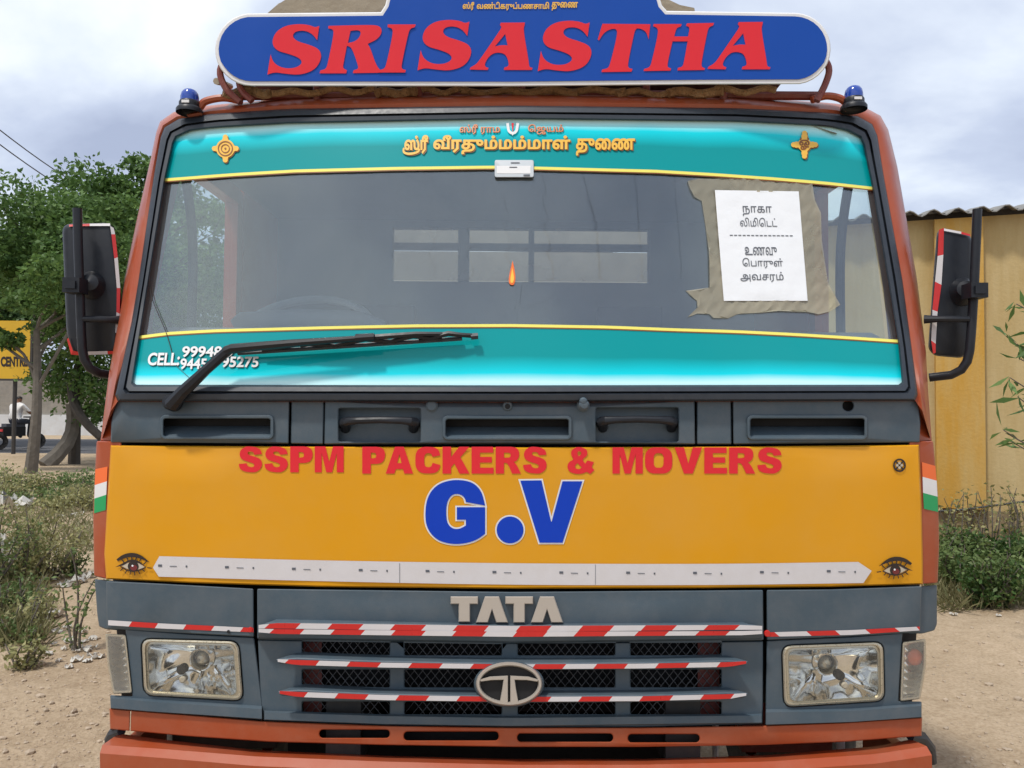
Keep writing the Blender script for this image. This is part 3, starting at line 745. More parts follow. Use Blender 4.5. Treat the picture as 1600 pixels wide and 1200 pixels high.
def heavy_word(word, x0, y0, x1, y1):
    gap = 0.085; tot = sum(HW[c] for c in word) + gap * (len(word) - 1); k = (x1 - x0) / tot; x = x0; out = []
    for i, c in enumerate(word):
        w = HW[c] * k
        pl = [chaikin(P, 3) for P in HEAVY[c]]
        pl = [[(x + a * w, y0 + b_ * (y1 - y0)) for a, b_ in P] for P in pl]
        flat('lettering', [ccw(pl[0])] + [cw(P) for P in pl[1:]], surf(0.0055), 'redtext', yp, 0)
        x += w + gap * k * (0.3 if word[i:i + 2] == 'PA' else 1)
heavy_word('SSPM', 373, 697.5, 537, 738); heavy_word('PACKERS', 566, 698, 857, 740); heavy_word('&', 886, 699, 929, 740); heavy_word('MOVERS', 957, 699, 1222, 740)
# big G.V
def heavyG(x0, y0, x1, y1):
    w, h = x1 - x0, y1 - y0; P = lambda a, b: (x0 + a * w, y0 + b * h)
    o = [P(*q[:2]) + tuple(q[2:]) for q in [(1.0, .40, 1), (.68, .345, 1), (.66, .27), (.57, .215), (.45, .225), (.365, .34), (.35, .52), (.37, .68), (.46, .765), (.58, .765), (.68, .71, 1), (.68, .62, 1), (.53, .62, 1), (.53, .425, 1),
         (1.0, .425, 1), (1.0, .84, 1), (.86, .94), (.64, 1.0), (.40, 1.0), (.18, .93), (.02, .74), (.0, .48), (.05, .24), (.20, .07), (.42, .0), (.64, .0), (.82, .05), (.95, .19)]]
    return ccw(chaikin(o, 3))
gG = heavyG(664, 750, 758, 850)
gD = ccw(ell(797, 828, 21, 21, 30))
gV = ccw([(815, 751), (857, 750), (864, 812), (871, 812), (873, 812), (887, 752), (910, 752), (886, 847), (839, 848)])
gV = ccw([(813, 751), (846, 750.5), (861, 815), (862, 815), (879, 752), (910, 752), (879, 848), (843, 848)])
flat('lettering_outline', [offs(c, 2.4) for c in (gG, gD, gV)], surf(0.0052), 'white', yp)
flat('lettering', [gG, gD, gV], surf(0.0064), 'bluetext', yp)
# white reflective arrow tape with its small print
ta = [(249, 869), (500, 875.5), (800, 880), (1100, 881), (1341, 878)]; tb = [(248, 901), (500, 908), (800, 913.5), (1100, 914), (1349, 911)]
rt = flat('reflective_tape', [ccw([(239, 887)] + crom(ta, 8) + [(1362, 892)] + crom(tb, 8)[::-1])], surf(0.0055), 'whitetape', yp, 40)
marks = []
for k in range(11):
    x = 249 + k * 104.5
    if x > 1330: break
    yy = np.interp(x, [249, 500, 800, 1100, 1341], [884, 890, 894.5, 895.5, 892])
    marks += [ccw([(x - 2, yy - 2), (x + 4, yy - 2), (x + 4, yy + 1.6), (x - 2, yy + 1.6)]), ccw([(x + 16, yy + .2), (x + 27, yy + .4), (x + 27, yy + 1.6), (x + 16, yy + 1.4)]),
              ccw([(x + 41, yy - .5), (x + 43.5, yy - .5), (x + 43.5, yy + 2.5), (x + 41, yy + 2.5)])]
flat('tape_print', marks, surf(0.0066), 'ink', rt)['kind'] = 'stuff'
flat('tape_joint', [ccw([(624, 880), (624.8, 880), (624.8, 911), (624, 911)]), ccw([(930, 882), (930.7, 882), (930.7, 914), (930, 914)])], surf(0.0064), 'trim', rt)
def eye(cx, cy, s):
    q = lambda pts: [(cx + s * x, cy + y) + tuple(k) for x, y, *k in pts]
    e = flat('eye_sticker', [ccw(chaikin(q([(-26, -4, 1), (-14, -15), (0, -20), (16, -17), (26, -9, 1), (24, -6, 1), (12, -12), (0, -13), (-12, -10)]))),
                             ccw(chaikin(q([(-20, 3, 1), (-8, -8), (6, -9), (18, -2), (28, 3, 1), (16, 1), (6, -6), (-6, -5)])))] +
             [stroke(q([(x, y), (x + dx, y + dy)]), 1.5) for x, y, dx, dy in [(-16, -1, -5, -5), (-10, -6, -3, -6), (-4, -8, -1.5, -6), (2, -8, 0.5, -6), (8, -7, 2.5, -6), (14, -4, 4, -5),
              (-14, 6, -4, 4), (-8, 9, -2.5, 5), (-2, 10, -.6, 6), (4, 10, 1, 5), (10, 8, 2.5, 5), (16, 5, 4, 4), (-22, 4, -7, 1)]] +
             [stroke(q([(-20, 3), (-10, 8), (0, 10), (10, 8), (20, 2)]), 1.6)], surf(0.0058), 'eyeblack', yp)
    flat('eye_white', [ccw(chaikin(q([(-18, 3, 1), (-8, -4), (6, -5), (18, 1, 1), (8, 7), (-6, 8)])))], surf(0.0052), 'cream', e)
    flat('iris', [ccw(ell(cx, cy + 2, 8.5, 8.5, 18))], surf(0.0062), 'eyeblack', e)
    flat('iris_glow', [ccw(ell(cx + 1, cy + 4, 5.5, 4.5, 14))], surf(0.0068), 'eyered', e)
    flat('iris_glint', [ccw(ell(cx - 1, cy + 1, 1.6, 1.6, 8))], surf(0.0074), 'paper', e)
eye(208, 883, -1); eye(1399, 889, 1)
em = flat('round_emblem', [ccw(ell(1405.5, 727, 10, 10.5, 26)), cw(ell(1405.5, 727, 7.4, 7.8, 26)), stroke([(1400, 721), (1411, 733)], 2.4), stroke([(1411, 721), (1400, 733)], 2.4)], surf(0.0055), 'eyeblack', yp)
flat('emblem_petal', [ccw(ell(1405.5 + 3.6 * dx, 727 + 3.6 * dy, 2.2, 2.2, 10)) for dx, dy in ((0, -1), (0, 1), (1, 0), (-1, 0))], surf(0.0062), 'cream', em)

plate('gap_backing_plate', [(190, 600), (1425, 600), (1436, 700), (1438, 900), (1425, 1100), (190, 1090), (176, 900), (178, 700)], 'void', TR, off=-0.115, thick=.01, bev=1)  # dark sheet added behind the panels so their gaps read as shade
# ---- orange corner panels with the flag stripes
def cornerpanel(o, stripes):
    p = plate('corner_panel', roundpoly(o, 3, 2), 'orange', TR, off=-0.006, thick=0.06, bev=1.5, bd=0.004, grid=25)
    for ys, m in stripes: flat('flag_stripe', [ccw(ys)], surf(-0.0045), m, p, 20)
cornerpanel([(151, 689), (190, 690), (190, 780), (190, 865), (190, 905), (163.5, 904), (147, 900), (145.5, 800)],
            [([(149, 733), (168, 729), (167, 752), (148, 758)], 'saffron'), ([(148, 758), (167, 752), (166, 773), (147.3, 779)], 'white'), ([(147.3, 779), (166, 773), (165, 797), (147, 802)], 'green')])
cornerpanel([(1420, 690), (1458, 689), (1466, 780), (1467.5, 850), (1465, 911), (1445, 912), (1420, 913), (1420, 790)],
            [([(1440.5, 722), (1461.5, 728), (1463.5, 751), (1441.5, 745)], 'saffron'), ([(1441.5, 745), (1463.5, 751), (1465, 776), (1442.3, 770)], 'white'), ([(1442.3, 770), (1465, 776), (1466, 800), (1443.6, 795)], 'green')])

# ---- grey lower front: header panels, lamp panels, grille
header_l = pan('header_panel', [(166, 908), (250, 912), (396, 920), (397, 995), (300, 990), (167, 982)], off=0.010)
header_c = pan('header_panel', [(402, 920), (800, 925), (1192, 922), (1193, 1000), (800, 1004), (402, 998)], off=0.014)
header_r = pan('header_panel', [(1198, 922), (1300, 921), (1440, 916), (1438, 988), (1330, 994), (1198, 1000)], off=0.010)
pan('header_corner', [(148, 905), (185, 908), (185, 985), (165, 983), (155, 979), (152, 960)], off=-0.010)
pan('header_corner', [(1420, 918), (1464, 914), (1464, 975), (1460, 985), (1441, 990), (1420, 990)], off=-0.010)
HL, HR = roundpoly([(222, 999), (372, 1003), (379, 1094), (226, 1085)], 14), roundpoly([(1223, 1010), (1379, 1004), (1381, 1094), (1226, 1104)], 14)
lamp_l = pan('lamp_panel', [(196, 983), (300, 991), (397, 996), (410, 1100), (410, 1124), (300, 1116), (173, 1107), (172, 1086), (207, 1088)], [offs(ccw(HL), 2)], 0.0)
lamp_r = pan('lamp_panel', [(1198, 1001), (1330, 995), (1410, 989), (1404, 1096), (1440, 1096), (1440, 1122), (1320, 1129), (1196, 1133)], [offs(ccw(HR), 2)], 0.0)
pxloft('lamp_ledge', [([(174, 1088), (230, 1092), (380, 1101), (409, 1103)], 0.0), ([(174, 1091), (230, 1096), (380, 1106), (409, 1108)], 0.014), ([(173, 1106), (230, 1111), (380, 1121), (409, 1123)], 0.016), ([(173, 1109), (409, 1126)], -0.02)], 30, 'grey', lamp_l, sm=20)
pxloft('lamp_ledge', [([(1197, 1108), (1330, 1107), (1439, 1099)], 0.0), ([(1197, 1113), (1330, 1111), (1439, 1103)], 0.014), ([(1197, 1132), (1330, 1128), (1440, 1120)], 0.016), ([(1197, 1135), (1440, 1123)], -0.02)], 30, 'grey', lamp_r, sm=20)
cols = [(472, 609), (632, 784), (809, 961), (985, 1127)]
rows = [(1002, 1024), (1046, 1074), (1096, 1116)]
gh = [rrect(a, c, b, d, 2, 2) for a, b in cols for c, d in rows]
grille = pan('grille_frame', [(403, 1000), (800, 1005), (1192, 1002), (1192, 1131), (1000, 1136), (800, 1136), (600, 1133), (412, 1126), (408, 1100)], gh, 0.0)
pxloft('grille_ledge', [([(413, 1110), (600, 1116), (800, 1119), (1190, 1115)], 0.002), ([(413, 1113), (600, 1119), (800, 1122), (1190, 1118)], 0.014), ([(413, 1124), (600, 1131), (800, 1134), (1190, 1129)], 0.016), ([(413, 1127), (800, 1137), (1190, 1132)], -0.02)], 30, 'grey', grille, sm=20)
def slat(yl, ym, yr, h, x0, x1, name='grille_slat'):
    mid = lambda d: crom([(x0 + 30, yl + d), (600, ym - 3 + d), (800, ym + d), (1000, ym - 1 + d), (x1 - 30, yr + d)], 8)
    o = pxloft(name, [([(x0 + 40, yl - 11)] + mid(-11)[1:-1] + [(x1 - 40, yr - 11)], -0.01),
                  ([(x0, yl + 1)] + mid(-1.5) + [(x1, yr)], 0.040),
                  ([(x0 + 1, yl + 3)] + mid(0.5) + [(x1 - 1, yr + 2)], 0.043),
                  ([(x0 + 2, yl + 6)] + mid(h) + [(x1 - 2, yr + 5)], 0.043),
                  ([(x0 + 6, yl + 8)] + mid(h + 1.5) + [(x1 - 6, yr + 7)], 0.035),
                  ([(x0 + 40, yl + h)] + mid(h + 1)[1:-1] + [(x1 - 40, yr + h)], -0.01)], 70, 'grey', grille, sm=25)
    return o
def tape(name, top, bot, bounds, slant, off, parent, start=0, mats=('whitetape', 'redtape')):
    """alternating slanted segments between two edges"""
    vs, fs, mi = [], [], []
    ty = lambda x: float(np.interp(x, [p[0] for p in top], [p[1] for p in top])); by = lambda x: float(np.interp(x, [p[0] for p in bot], [p[1] for p in bot]))
    lo, hi = top[0][0], top[-1][0]
    for i in range(len(bounds) - 1):
        a, b = bounds[i], bounds[i + 1]; n = max(2, int((b - a) / 12)); base = len(vs)
        for k in range(n + 1):
            x = a + (b - a) * k / n; xb = min(hi, max(lo, x - slant if 0 < i + k else x))
            xb = x if (i == 0 and k == 0) or (i == len(bounds) - 2 and k == n) else xb
            vs += [S(x, ty(x), off), S(xb, by(xb), off)]
        for k in range(n): fs.append((base + 2 * k, base + 2 * k + 2, base + 2 * k + 3, base + 2 * k + 1)); mi.append((i + start) % 2)
    return mk(name, vs, fs, list(mats), parent, 40, mi)
s1 = slat(1029, 1037, 1033, 8, 432, 1168); s2 = slat(1079, 1088, 1083, 8, 435, 1168)
def seg(a, b, first, step):
    out = [a]; x = first
    while x < b - 6: out.append(x); x += step
    return out + [b]
tape('slat_tape', [(434, 1030), (462, 1031), (600, 1035.5), (800, 1038), (1000, 1037), (1140, 1034.5), (1166, 1033)], [(434, 1034), (462, 1039), (600, 1043), (800, 1045.5), (1000, 1044.5), (1140, 1042), (1166, 1037)], seg(434, 1166, 451, 48.2), 6, 0.0445, s1)
tape('slat_tape', [(437, 1079.5), (465, 1081), (600, 1086), (800, 1089), (1000, 1088), (1140, 1084.5), (1166, 1083)], [(437, 1084), (465, 1089), (600, 1094), (800, 1096.5), (1000, 1095.5), (1140, 1092), (1166, 1087)], seg(437, 1166, 481, 47.6), 6, 0.0445, s2, 1)
# header ledge with its doubled tape
led = pxloft('header_ledge', [([(434, 967), (800, 974.5), (1160, 972)], 0.012), ([(420, 972), (800, 977), (1170, 975)], 0.030), ([(406, 977), (800, 979), (1190, 978)], 0.034), ([(404, 990), (800, 995), (1190, 991)], 0.034), ([(404, 996), (800, 1002), (1190, 997)], 0.026), ([(404, 1000), (800, 1006), (1190, 1001)], -0.01)], 60, 'grey', header_c, sm=22)
tape('ledge_tape', [(404, 976.5), (434, 973.5), (800, 978), (1160, 976.5), (1191, 978)], [(404, 982), (434, 982), (800, 987.5), (1160, 984), (1191, 984)], seg(404, 1191, 421, 49), 8, 0.0362, led, 0)
tape('ledge_tape', [(404, 982.5), (434, 983), (800, 987), (1160, 986), (1191, 985)], [(404, 988), (434, 990.5), (800, 995), (1160, 992.5), (1191, 990.5)], seg(404, 1191, 428, 47.5), 7, 0.0374, led, 0)
tape('header_tape', [(169, 969), (250, 974), (396, 981)], [(170, 977), (250, 982), (396, 988)], [169, 206, 247, 291, 335, 380, 396], 5, 0.0115, header_l, 0)
tape('header_tape', [(1198, 988), (1330, 984.5), (1437, 979)], [(1198, 995), (1330, 992), (1437, 985)], [1198, 1210, 1260, 1305, 1352, 1398, 1432, 1437], -8, 0.0115, header_r, 1)
rnd('header_screw', 357, 987, 2.6, 0.012, 'void', header_l, 0.003); rnd('header_screw', 1199, 990, 5, 0.011, 'redtape', header_r, 0.003); rnd('header_screw', 391, 984, 4, 0.012, 'redtape', header_l, 0.003)

# expanded-metal mesh behind the openings, radiator and brackets
def wiremesh():
    b = MB(); step, hh = 13.0, 8.0
    for (a, c) in cols:
        for (r0, r1) in rows:
            x = a - 30
            while x < c + 30:
                for sg in (1, -1):
                    pts = []
                    for k in range(7):
                        t = k / 6; yy = r0 - 2 + (r1 - r0 + 4) * t; xx = x + sg * (yy - 1040) * step / hh * .5
                        if a - 4 <= xx <= c + 4: pts.append(S(xx, yy, -0.045))
                    if len(pts) > 1: b.tube(pts, 0.0011, 4, False)
                x += step
    return tag(b.build('grille_mesh', 'mesh', grille, 0), kind='stuff')
wm = wiremesh()
for x0, x1 in ((474, 503), (1090, 1124)):
    for a, c in ((1000, 1026), (1044, 1076), (1094, 1118)):
        plate('mounting_bracket', [(x0, a), (x1, a), (x1, c), (x0, c)], 'maroon', grille, off=-0.052, thick=0.01, bev=0.6, bd=0.001)
mb = MB()
p0, p1 = at(450, 990, 2.30), at(1150, 1125, 2.30)
mb.box(((p0.x + p1.x) / 2, 2.36, (p0.z + p1.z) / 2), (p1.x - p0.x, 0.10, abs(p0.z - p1.z) + 0.1)); mb.build('radiator', 'void', TR)

# maker's letters and oval badge
def letT(x0, x1, y0, y1, w, t): cx = (x0 + x1) / 2; return ccw([(x0, y0), (x1, y0), (x1, y0 + t), (cx + w / 2, y0 + t), (cx + w / 2, y1), (cx - w / 2, y1), (cx - w / 2, y0 + t), (x0, y0 + t)])
def letA(x0, x1, y0, y1):
    cx = (x0 + x1) / 2; return ccw([(cx - 11, y0), (cx + 11, y0), (x1, y1), (x1 - 19, y1), (cx, y0 + 20), (x0 + 19, y1), (x0, y1)])
for L_ in (letT(704, 747, 932, 972, 18, 12), letA(743.5, 794, 932, 973), letT(789.5, 833, 932, 973, 18, 12), letA(829.5, 880, 932, 973)):
    solid('badge_letter', [L_], surf(0.030), surf(0.010), 'silver', header_c, 0, 1.2, surf(0.027))
bc = (795.5, 1068.5)
bg = MB()
def ebadge(rx0, ry0, rx1, ry1, h0, h1):
    return [ccw(ell(*bc, rx1, ry1, 48)), cw(ell(*bc, rx0, ry0, 48))]
badge = solid('oval_badge', [ccw(ell(*bc, 52, 33, 48))], surf(0.048), surf(0.0), 'void', grille, 0)
solid('badge_rim', ebadge(45, 27.5, 52, 34.5, 0, 0), surf(0.060), surf(0.03), 'silver', badge, 0, 1.8, surf(0.053))
solid('badge_base', [ccw(ell(*bc, 55, 36.5, 48))], surf(0.045), surf(0.0), 'grey', badge, 0, 1.5, surf(0.04))
# the stylised T: two halves with a slit
half = lambda s: [(bc[0] + s * 1.6, bc[1] - 13), (bc[0] + s * 30, bc[1] - 11.5), (bc[0] + s * 47, bc[1] - 6.5), (bc[0] + s * 44, bc[1] - 3.2), (bc[0] + s * 28, bc[1] - 5.5), (bc[0] + s * 9, bc[1] - 6), (bc[0] + s * 11, bc[1] + 8), (bc[0] + s * 15, bc[1] + 30), (bc[0] + s * 1.6, bc[1] + 32)]
for s in (-1, 1): solid('badge_stem', [ccw(half(s))], surf(0.060), surf(0.046), 'silver', badge, 0, 0.8, surf(0.057))

# ---- headlights
M['reflector'] = mat('lamp_reflector', (0.82, 0.82, 0.80), 0.10, metal=1, var=0.04, rvar=0.05)
def headlight(o, bulb, hole, flute, cx):
    o = ccw(o); n = len(o); c = np.mean(np.array(o), 0)
    sc_ = lambda k: [(c[0] + (p[0] - c[0]) * k, c[1] + (p[1] - c[1]) * (1 - (1 - k) * 1.35)) for p in o]
    e = ringloft('headlight', [(offs(o, 1), -0.05), (offs(o, 0.5), 0.004), (offs(o, -2), 0.008), (sc_(.955), 0.008), (sc_(.94), 0.003), (sc_(.90), 0.004), (sc_(.885), -0.004)], 'bezel', TR, 20)
    # reflector bowl: rows from the rim to the bulb seat; one flank fluted
    vs, fs = [], []; K = 9
    for j in range(K):
        t = j / (K - 1); k = 0.90 * (1 - t) + 0.16 * t
        for p in resample(o, 72, True):
            u = c[0] + (p[0] - c[0]) * k + (bulb[0] - c[0]) * t; v = c[1] + (p[1] - c[1]) * k + (bulb[1] - c[1]) * t
            d = -0.006 - 0.085 * (1 - (1 - t) ** 2.4)
            side = (p[0] - c[0]) / 75 * flute
            if (u - c[0]) / 75 * flute > 0.3: d += 0.0035 * math.sin(u * .75) * math.sin(math.pi * min(1, t * 1.4))
            else: d += 0.0022 * math.sin(u * .11 + v * .13) * math.sin(math.pi * t)
            vs.append(S(u, v, d))
    for j in range(K - 1):
        for i in range(72): fs.append((j * 72 + i, j * 72 + (i + 1) % 72, (j + 1) * 72 + (i + 1) % 72, (j + 1) * 72 + i))
    fs.append(tuple(range((K - 1) * 72, K * 72)))
    mk('reflector', vs, fs, 'reflector', e, 30)
    lens_o = sc_(.93)
    vs = [S(c[0], c[1], 0.018)]; fs = []
    for k, of in ((.4, .016), (.75, .011), (.93, 0.004)): vs += [S(*p, of) for p in resample(sc_(k), 40, True)]
    fs = [(0, 1 + i, 1 + (i + 1) % 40) for i in range(40)]
    for j in range(2):
        for i in range(40): fs.append((1 + j * 40 + i, 1 + (j + 1) * 40 + i, 1 + (j + 1) * 40 + (i + 1) % 40, 1 + j * 40 + (i + 1) % 40))
    mk('lens', vs, fs, 'lens', e, 60)
    b = MB(); p = S(*bulb, -0.085); b.lathe(p, (0, -1, 0), [(.031, 0), (.031, .02), (.027, .026), (.024, .022), (.022, 0.0)], 28); b.build('bulb_shroud', 'chrome', e)
    b = MB(); b.lathe(p, (0, -1, 0), [(.02, 0.0), (.017, .012), (.010, .02), (0.0001, .022)], 20); b.build('bulb', 'bezel', e)
    b = MB(); b.lathe(S(*hole, -0.022), (0, -1, 0), [(.0125, -.02), (.0125, 0), (0.0001, .001)], 20); b.build('adjuster_cap', 'void', e)
    b = MB(); b.lathe(S(hole[0] + (2 if cx < 0 else 7), hole[1] + 15, -0.022), (0, -1, 0), [(.009, -.015), (.009, 0), (.006, .003), (0.0001, .003)], 18); b.build('parking_bulb', 'cream', e)
headlight(HL, (318, 1027), (283, 1047), 1, -1)
headlight(HR, (1287, 1034), (1313, 1056), -1, 1)
# ---- corner indicators
def indicator(o, m, bulb=None):
    o = ccw(roundpoly(o, 4, 3))
    e = solid('indicator', [o, cw(offs(o, -4.5))], surf(0.004), surf(-0.05), 'bezel', TR, 30, 1.2, surf(0.0))
    vs, fs = [], []; rr = np.array(o); x0, x1, y0, y1 = rr[:, 0].min() + 3, rr[:, 0].max() - 2, rr[:, 1].min() + 4, rr[:, 1].max() - 4
    for j in range(25):
        v = y0 + (y1 - y0) * j / 24
        xs = [p[0] for p in resample(o, 200, True) if abs(p[1] - v) < 4]; a, b_ = min(xs) + 3, max(xs) - 3
        for i in range(9): vs.append(S(a + (b_ - a) * i / 8, v, -0.03 + 0.007 * math.sin(j * 2.1) * math.sin(math.pi * i / 8)))
    for j in range(24):
        for i in range(8): fs.append((j * 9 + i, j * 9 + i + 1, (j + 1) * 9 + i + 1, (j + 1) * 9 + i))
    mk('reflector', vs, fs, 'reflector', e, 60)
    if bulb:
        b = MB(); b.lathe(S(*bulb, -0.028), (0, -1, 0), [(.022, 0), (.021, .008), (.012, .016), (0.0001, .018)], 16); b.build('bulb', 'amber', e)
    flat('lens', [offs(o, -1.2)], surf(0.0045), 'hazylens', e, 30)
indicator([(164, 990), (197, 992), (207, 1083), (176, 1084), (168, 1040)], 0)
indicator([(1410, 1003), (1447, 998), (1447, 1040), (1438, 1092), (1406, 1096)], 0, (1428, 1026))

# ---- orange valance and bumper
vt = [(171, 1107), (290, 1117), (409, 1127), (600, 1134), (800, 1137), (1000, 1137), (1192, 1134), (1320, 1129), (1441, 1121)]
vb = [(172, 1139), (290, 1150), (420, 1159), (600, 1164), (800, 1167), (1000, 1167), (1192, 1164), (1320, 1159), (1440, 1150)]
slots = [rrect(499, 1140, 609, 1153, 6), rrect(631, 1143, 779, 1157, 6), rrect(808, 1146, 958, 1159, 6), rrect(981, 1147, 1093, 1160, 6)]
val = plate('valance', [(205, 1110)] + vt[1:] + [vb[-1]] + vb[1:-1][::-1] + [(204, 1142)], 'orange', TR, slots, 0.008, 0.05, 1.4, 0.003)
plate('valance_end', [(171, 1107), (203.5, 1110), (202.5, 1142), (172, 1139)], 'orange', TR, (), 0.006, 0.05, 1.4, 0.003)
for sl in slots:
    sx = [p[0] for p in sl]; plate('slot_back', rrect(min(sx) - 4, min(p[1] for p in sl) - 4, max(sx) + 4, max(p[1] for p in sl) + 4, 3), 'void', val, off=-0.06, thick=0.005, bev=.5, bd=.001)
bk = [(186, 1146), (250, 1155), (400, 1172), (600, 1181), (800, 1186), (1000, 1186), (1200, 1180), (1370, 1166), (1424, 1155)]
cr = [(160, 1164), (250, 1170), (400, 1182), (600, 1190), (800, 1195), (1000, 1195), (1200, 1190), (1370, 1178), (1448, 1166)]
c2 = [(156, 1177), (250, 1184), (400, 1197), (600, 1205), (800, 1210), (1000, 1210), (1200, 1205), (1370, 1193), (1456, 1180)]
lo = [(157, 1240), (250, 1250), (400, 1262), (600, 1270), (800, 1275), (1000, 1275), (1200, 1270), (1370, 1258), (1457, 1244)]
lo2 = [(160, 1330), (400, 1345), (800, 1360), (1200, 1350), (1456, 1335)]
bmp = pxloft('bumper', [(bk, -0.10), (bk, -0.03), (cr, 0.035), (c2, 0.055), (lo, 0.055), (off_line(lo, 6), 0.045), (lo2, 0.045), (off_line(lo2, 8), 0.02), (off_line(lo2, 8), -0.10)], 60, 'orange', TR, sm=14)
for u0, v0 in ((186, 1146), (1424, 1155)):
    p = S(u0, v0, 0.0); b = MB(); b.box((p.x, 2.28, 0.47), (0.03, 0.22, 0.16)); b.build('bumper_end', 'orange', bmp)
b = MB(); b.tube([S(1422, 1150, -.03), S(1440, 1152, -.04), S(1452, 1168, -.05), S(1457, 1190, -.06)], [.012, .016, .016, .012], 10); b.build('step_rubber', 'rubber', TR)
b = MB(); b.tube([S(190, 1142, -.03), S(178, 1146, -.04), S(170, 1156, -.05)], [.012, .016, .012], 10); b.build('step_rubber', 'rubber', TR)
# chassis and an added dark box behind the gap
for x in (-0.43, 0.45):
    b = MB(); b.box((x, 5.2, 0.62), (0.09, 6.2, 0.20)); b.build('chassis_rail', 'steel', TR)
b = MB(); b.box((XC, 2.62, 0.56), (1.15, 0.10, 0.30)); b.box((XC - .1, 2.75, 0.75), (0.9, 0.5, 0.5)); b.build('cross_member', 'steel', TR)
b = MB(); b.box((-.05, 2.33, .46), (1.16, .04, .26)); b.build('gap_dark_box', 'void', TR)  # dark box added to blacken the gap below the valance
b = MB(); b.box((-0.82, 2.36, 0.54), (0.30, 0.05, 0.14)); b.build('bumper_bracket', 'steel', TR)
b = MB(); b.box((0.80, 2.36, 0.54), (0.26, 0.05, 0.14)); b.build('bumper_bracket', 'maroon', TR)
b = MB(); b.tube([(0.94, 2.30, 0.42), (0.94, 2.30, 0.62)], 0.012); b.build('bumper_stay', 'white', TR)
b = MB(); b.tube([(0.585, 2.30, 0.42), (0.585, 2.30, 0.62)], 0.009); b.build('bumper_stay', 'white', TR)

def wheel(x, y, r=0.46, w=0.24, dual=False):
    b = MB(); s = 1 if x > 0 else -1
    b.lathe((x, y, r), (1, 0, 0), [(r * .55, -w / 2), (r * .9, -w / 2), (r * .97, -w * .42), (r, -w * .3), (r, w * .3), (r * .97, w * .42), (r * .9, w / 2), (r * .55, w / 2)], 40)
    t = b.build('wheel', 'tyre', TR)
    b = MB(); b.lathe((x, y, r), (s, 0, 0), [(r * .56, -w / 2), (r * .56, w * .45), (r * .5, w * .48), (r * .45, w * .2), (r * .25, w * .1), (r * .2, w * .35), (0.0001, w * .38)], 30); b.build('rim', 'orange', t)
for x in (-0.98, 0.98): wheel(x, 2.98); wheel(x, 6.7)

# ---- wiper
def spt(u, v, o): return S(u, v, o)
b = MB(); b.lathe(S(272, 630, 0.0), (0, -1, .15), [(.022, -.02), (.022, .02), (.017, .034), (0.0001, .036)], 18)
b.tube([spt(268, 633, .03), spt(286, 612, .042), spt(322, 578, .06), spt(357, 547, .072)], [.020, .0165, .0135, .0135], 8)
wip = b.build('wiper', 'black', TR)
b = MB(); b.tube([spt(353, 549, .072), spt(362, 545, .074), spt(450, 537, .068), spt(530, 531, .062), spt(570, 528, .055)], [.014, .013, .0105, .008, .007], 8)
b.build('wiper_arm_extension', 'black', wip)
b = MB()
b.tube([spt(556, 528.5, .058), spt(585, 526.5, .056)], [.011, .010], 8)
b.tube([spt(470, 541, .034), spt(500, 534, .044), spt(570, 528, .050), spt(650, 522, .046), spt(700, 522, .036), spt(745, 524, .030)], [.0045, .0065, .008, .007, .006, .005], 6)
for (x0, x1) in ((410, 530), (520, 620), (600, 690), (655, 746)):
    q = lambda x: 549 - (x - 400) * 0.066
    b.tube([spt(x0, q(x0), .026), spt((x0 + x1) / 2, q((x0 + x1) / 2) - 8, .040), spt(x1, q(x1), .026)], [.005, .0075, .005], 6)
b.build('blade_bridge', 'black', wip)
b = MB(); b.tube([spt(x, 552 - (x - 372) * 0.066, .020) for x in range(372, 747, 25)], .0062, 6)
b.tube([spt(736, 526, .028), spt(747, 525, .028)], .009, 6); b.build('wiper_blade', 'rubber', wip)

# ---- name board on the roof
YS = 2.27
def bpl(d): return lambda u, v: at(u, v, YS - d)
def board_outline(g=0):
    o = []
    o += ell(394, 77.5, 58 - 0, 57, 16, 90, 262)
    o += [(595, 19), (602, 8), (606, -8), (618, -26), (650, -32), (985, -32), (1018, -26), (1030, -6), (1034, 8), (1042, 17)]
    o += ell(1241, 76, 57, 56, 16, -88, 82)
    o += [(1100, 132), (800, 135)]
    return ccw(o)
bo = board_outline()
sign = solid('name_board', [bo], bpl(0), bpl(-0.075), 'white', TR, 60, 1.5, bpl(-0.004))
inn = offs(bo, -5.5)
flat('board_face', [[(x, y - (2 if y > 100 else 0)) for x, y in inn]], bpl(0.0025), 'blue', sign, 60)
k_, S1 = 0.33125, [(510, 122, 1), (500, 190, 1), (478, 160), (440, 143), (395, 148), (382, 172), (405, 195), (460, 210), (512, 232), (522, 275), (490, 330), (420, 354), (350, 348), (300, 340), (265, 352, 1), (280, 256, 1), (292, 295), (335, 322), (395, 322), (430, 300), (420, 275), (370, 255), (310, 240), (285, 205), (300, 155), (345, 122), (410, 112), (465, 118), (490, 130)]
R1 = [(553, 122, 1), (735, 117), (795, 120), (808, 150), (785, 185), (738, 207, 1), (752, 230), (775, 300), (795, 330), (812, 334, 1), (808, 343, 1), (668, 345, 1), (672, 331, 1), (695, 325), (690, 300), (662, 222), (640, 216, 1), (626, 290), (620, 322), (640, 331, 1), (637, 346, 1), (511, 346, 1), (515, 332, 1), (542, 326), (552, 290), (578, 160), (575, 138), (552, 134, 1)]
R1h = [(657, 146, 1), (690, 141), (708, 150), (698, 180), (672, 198), (645, 202, 1)]
I1 = [(833, 115, 1), (965, 115, 1), (960, 128, 1), (938, 135), (928, 165), (900, 295), (897, 325), (918, 330, 1), (915, 342, 1), (788, 342, 1), (792, 330, 1), (818, 325), (828, 295), (856, 165), (856, 134), (832, 128, 1)]
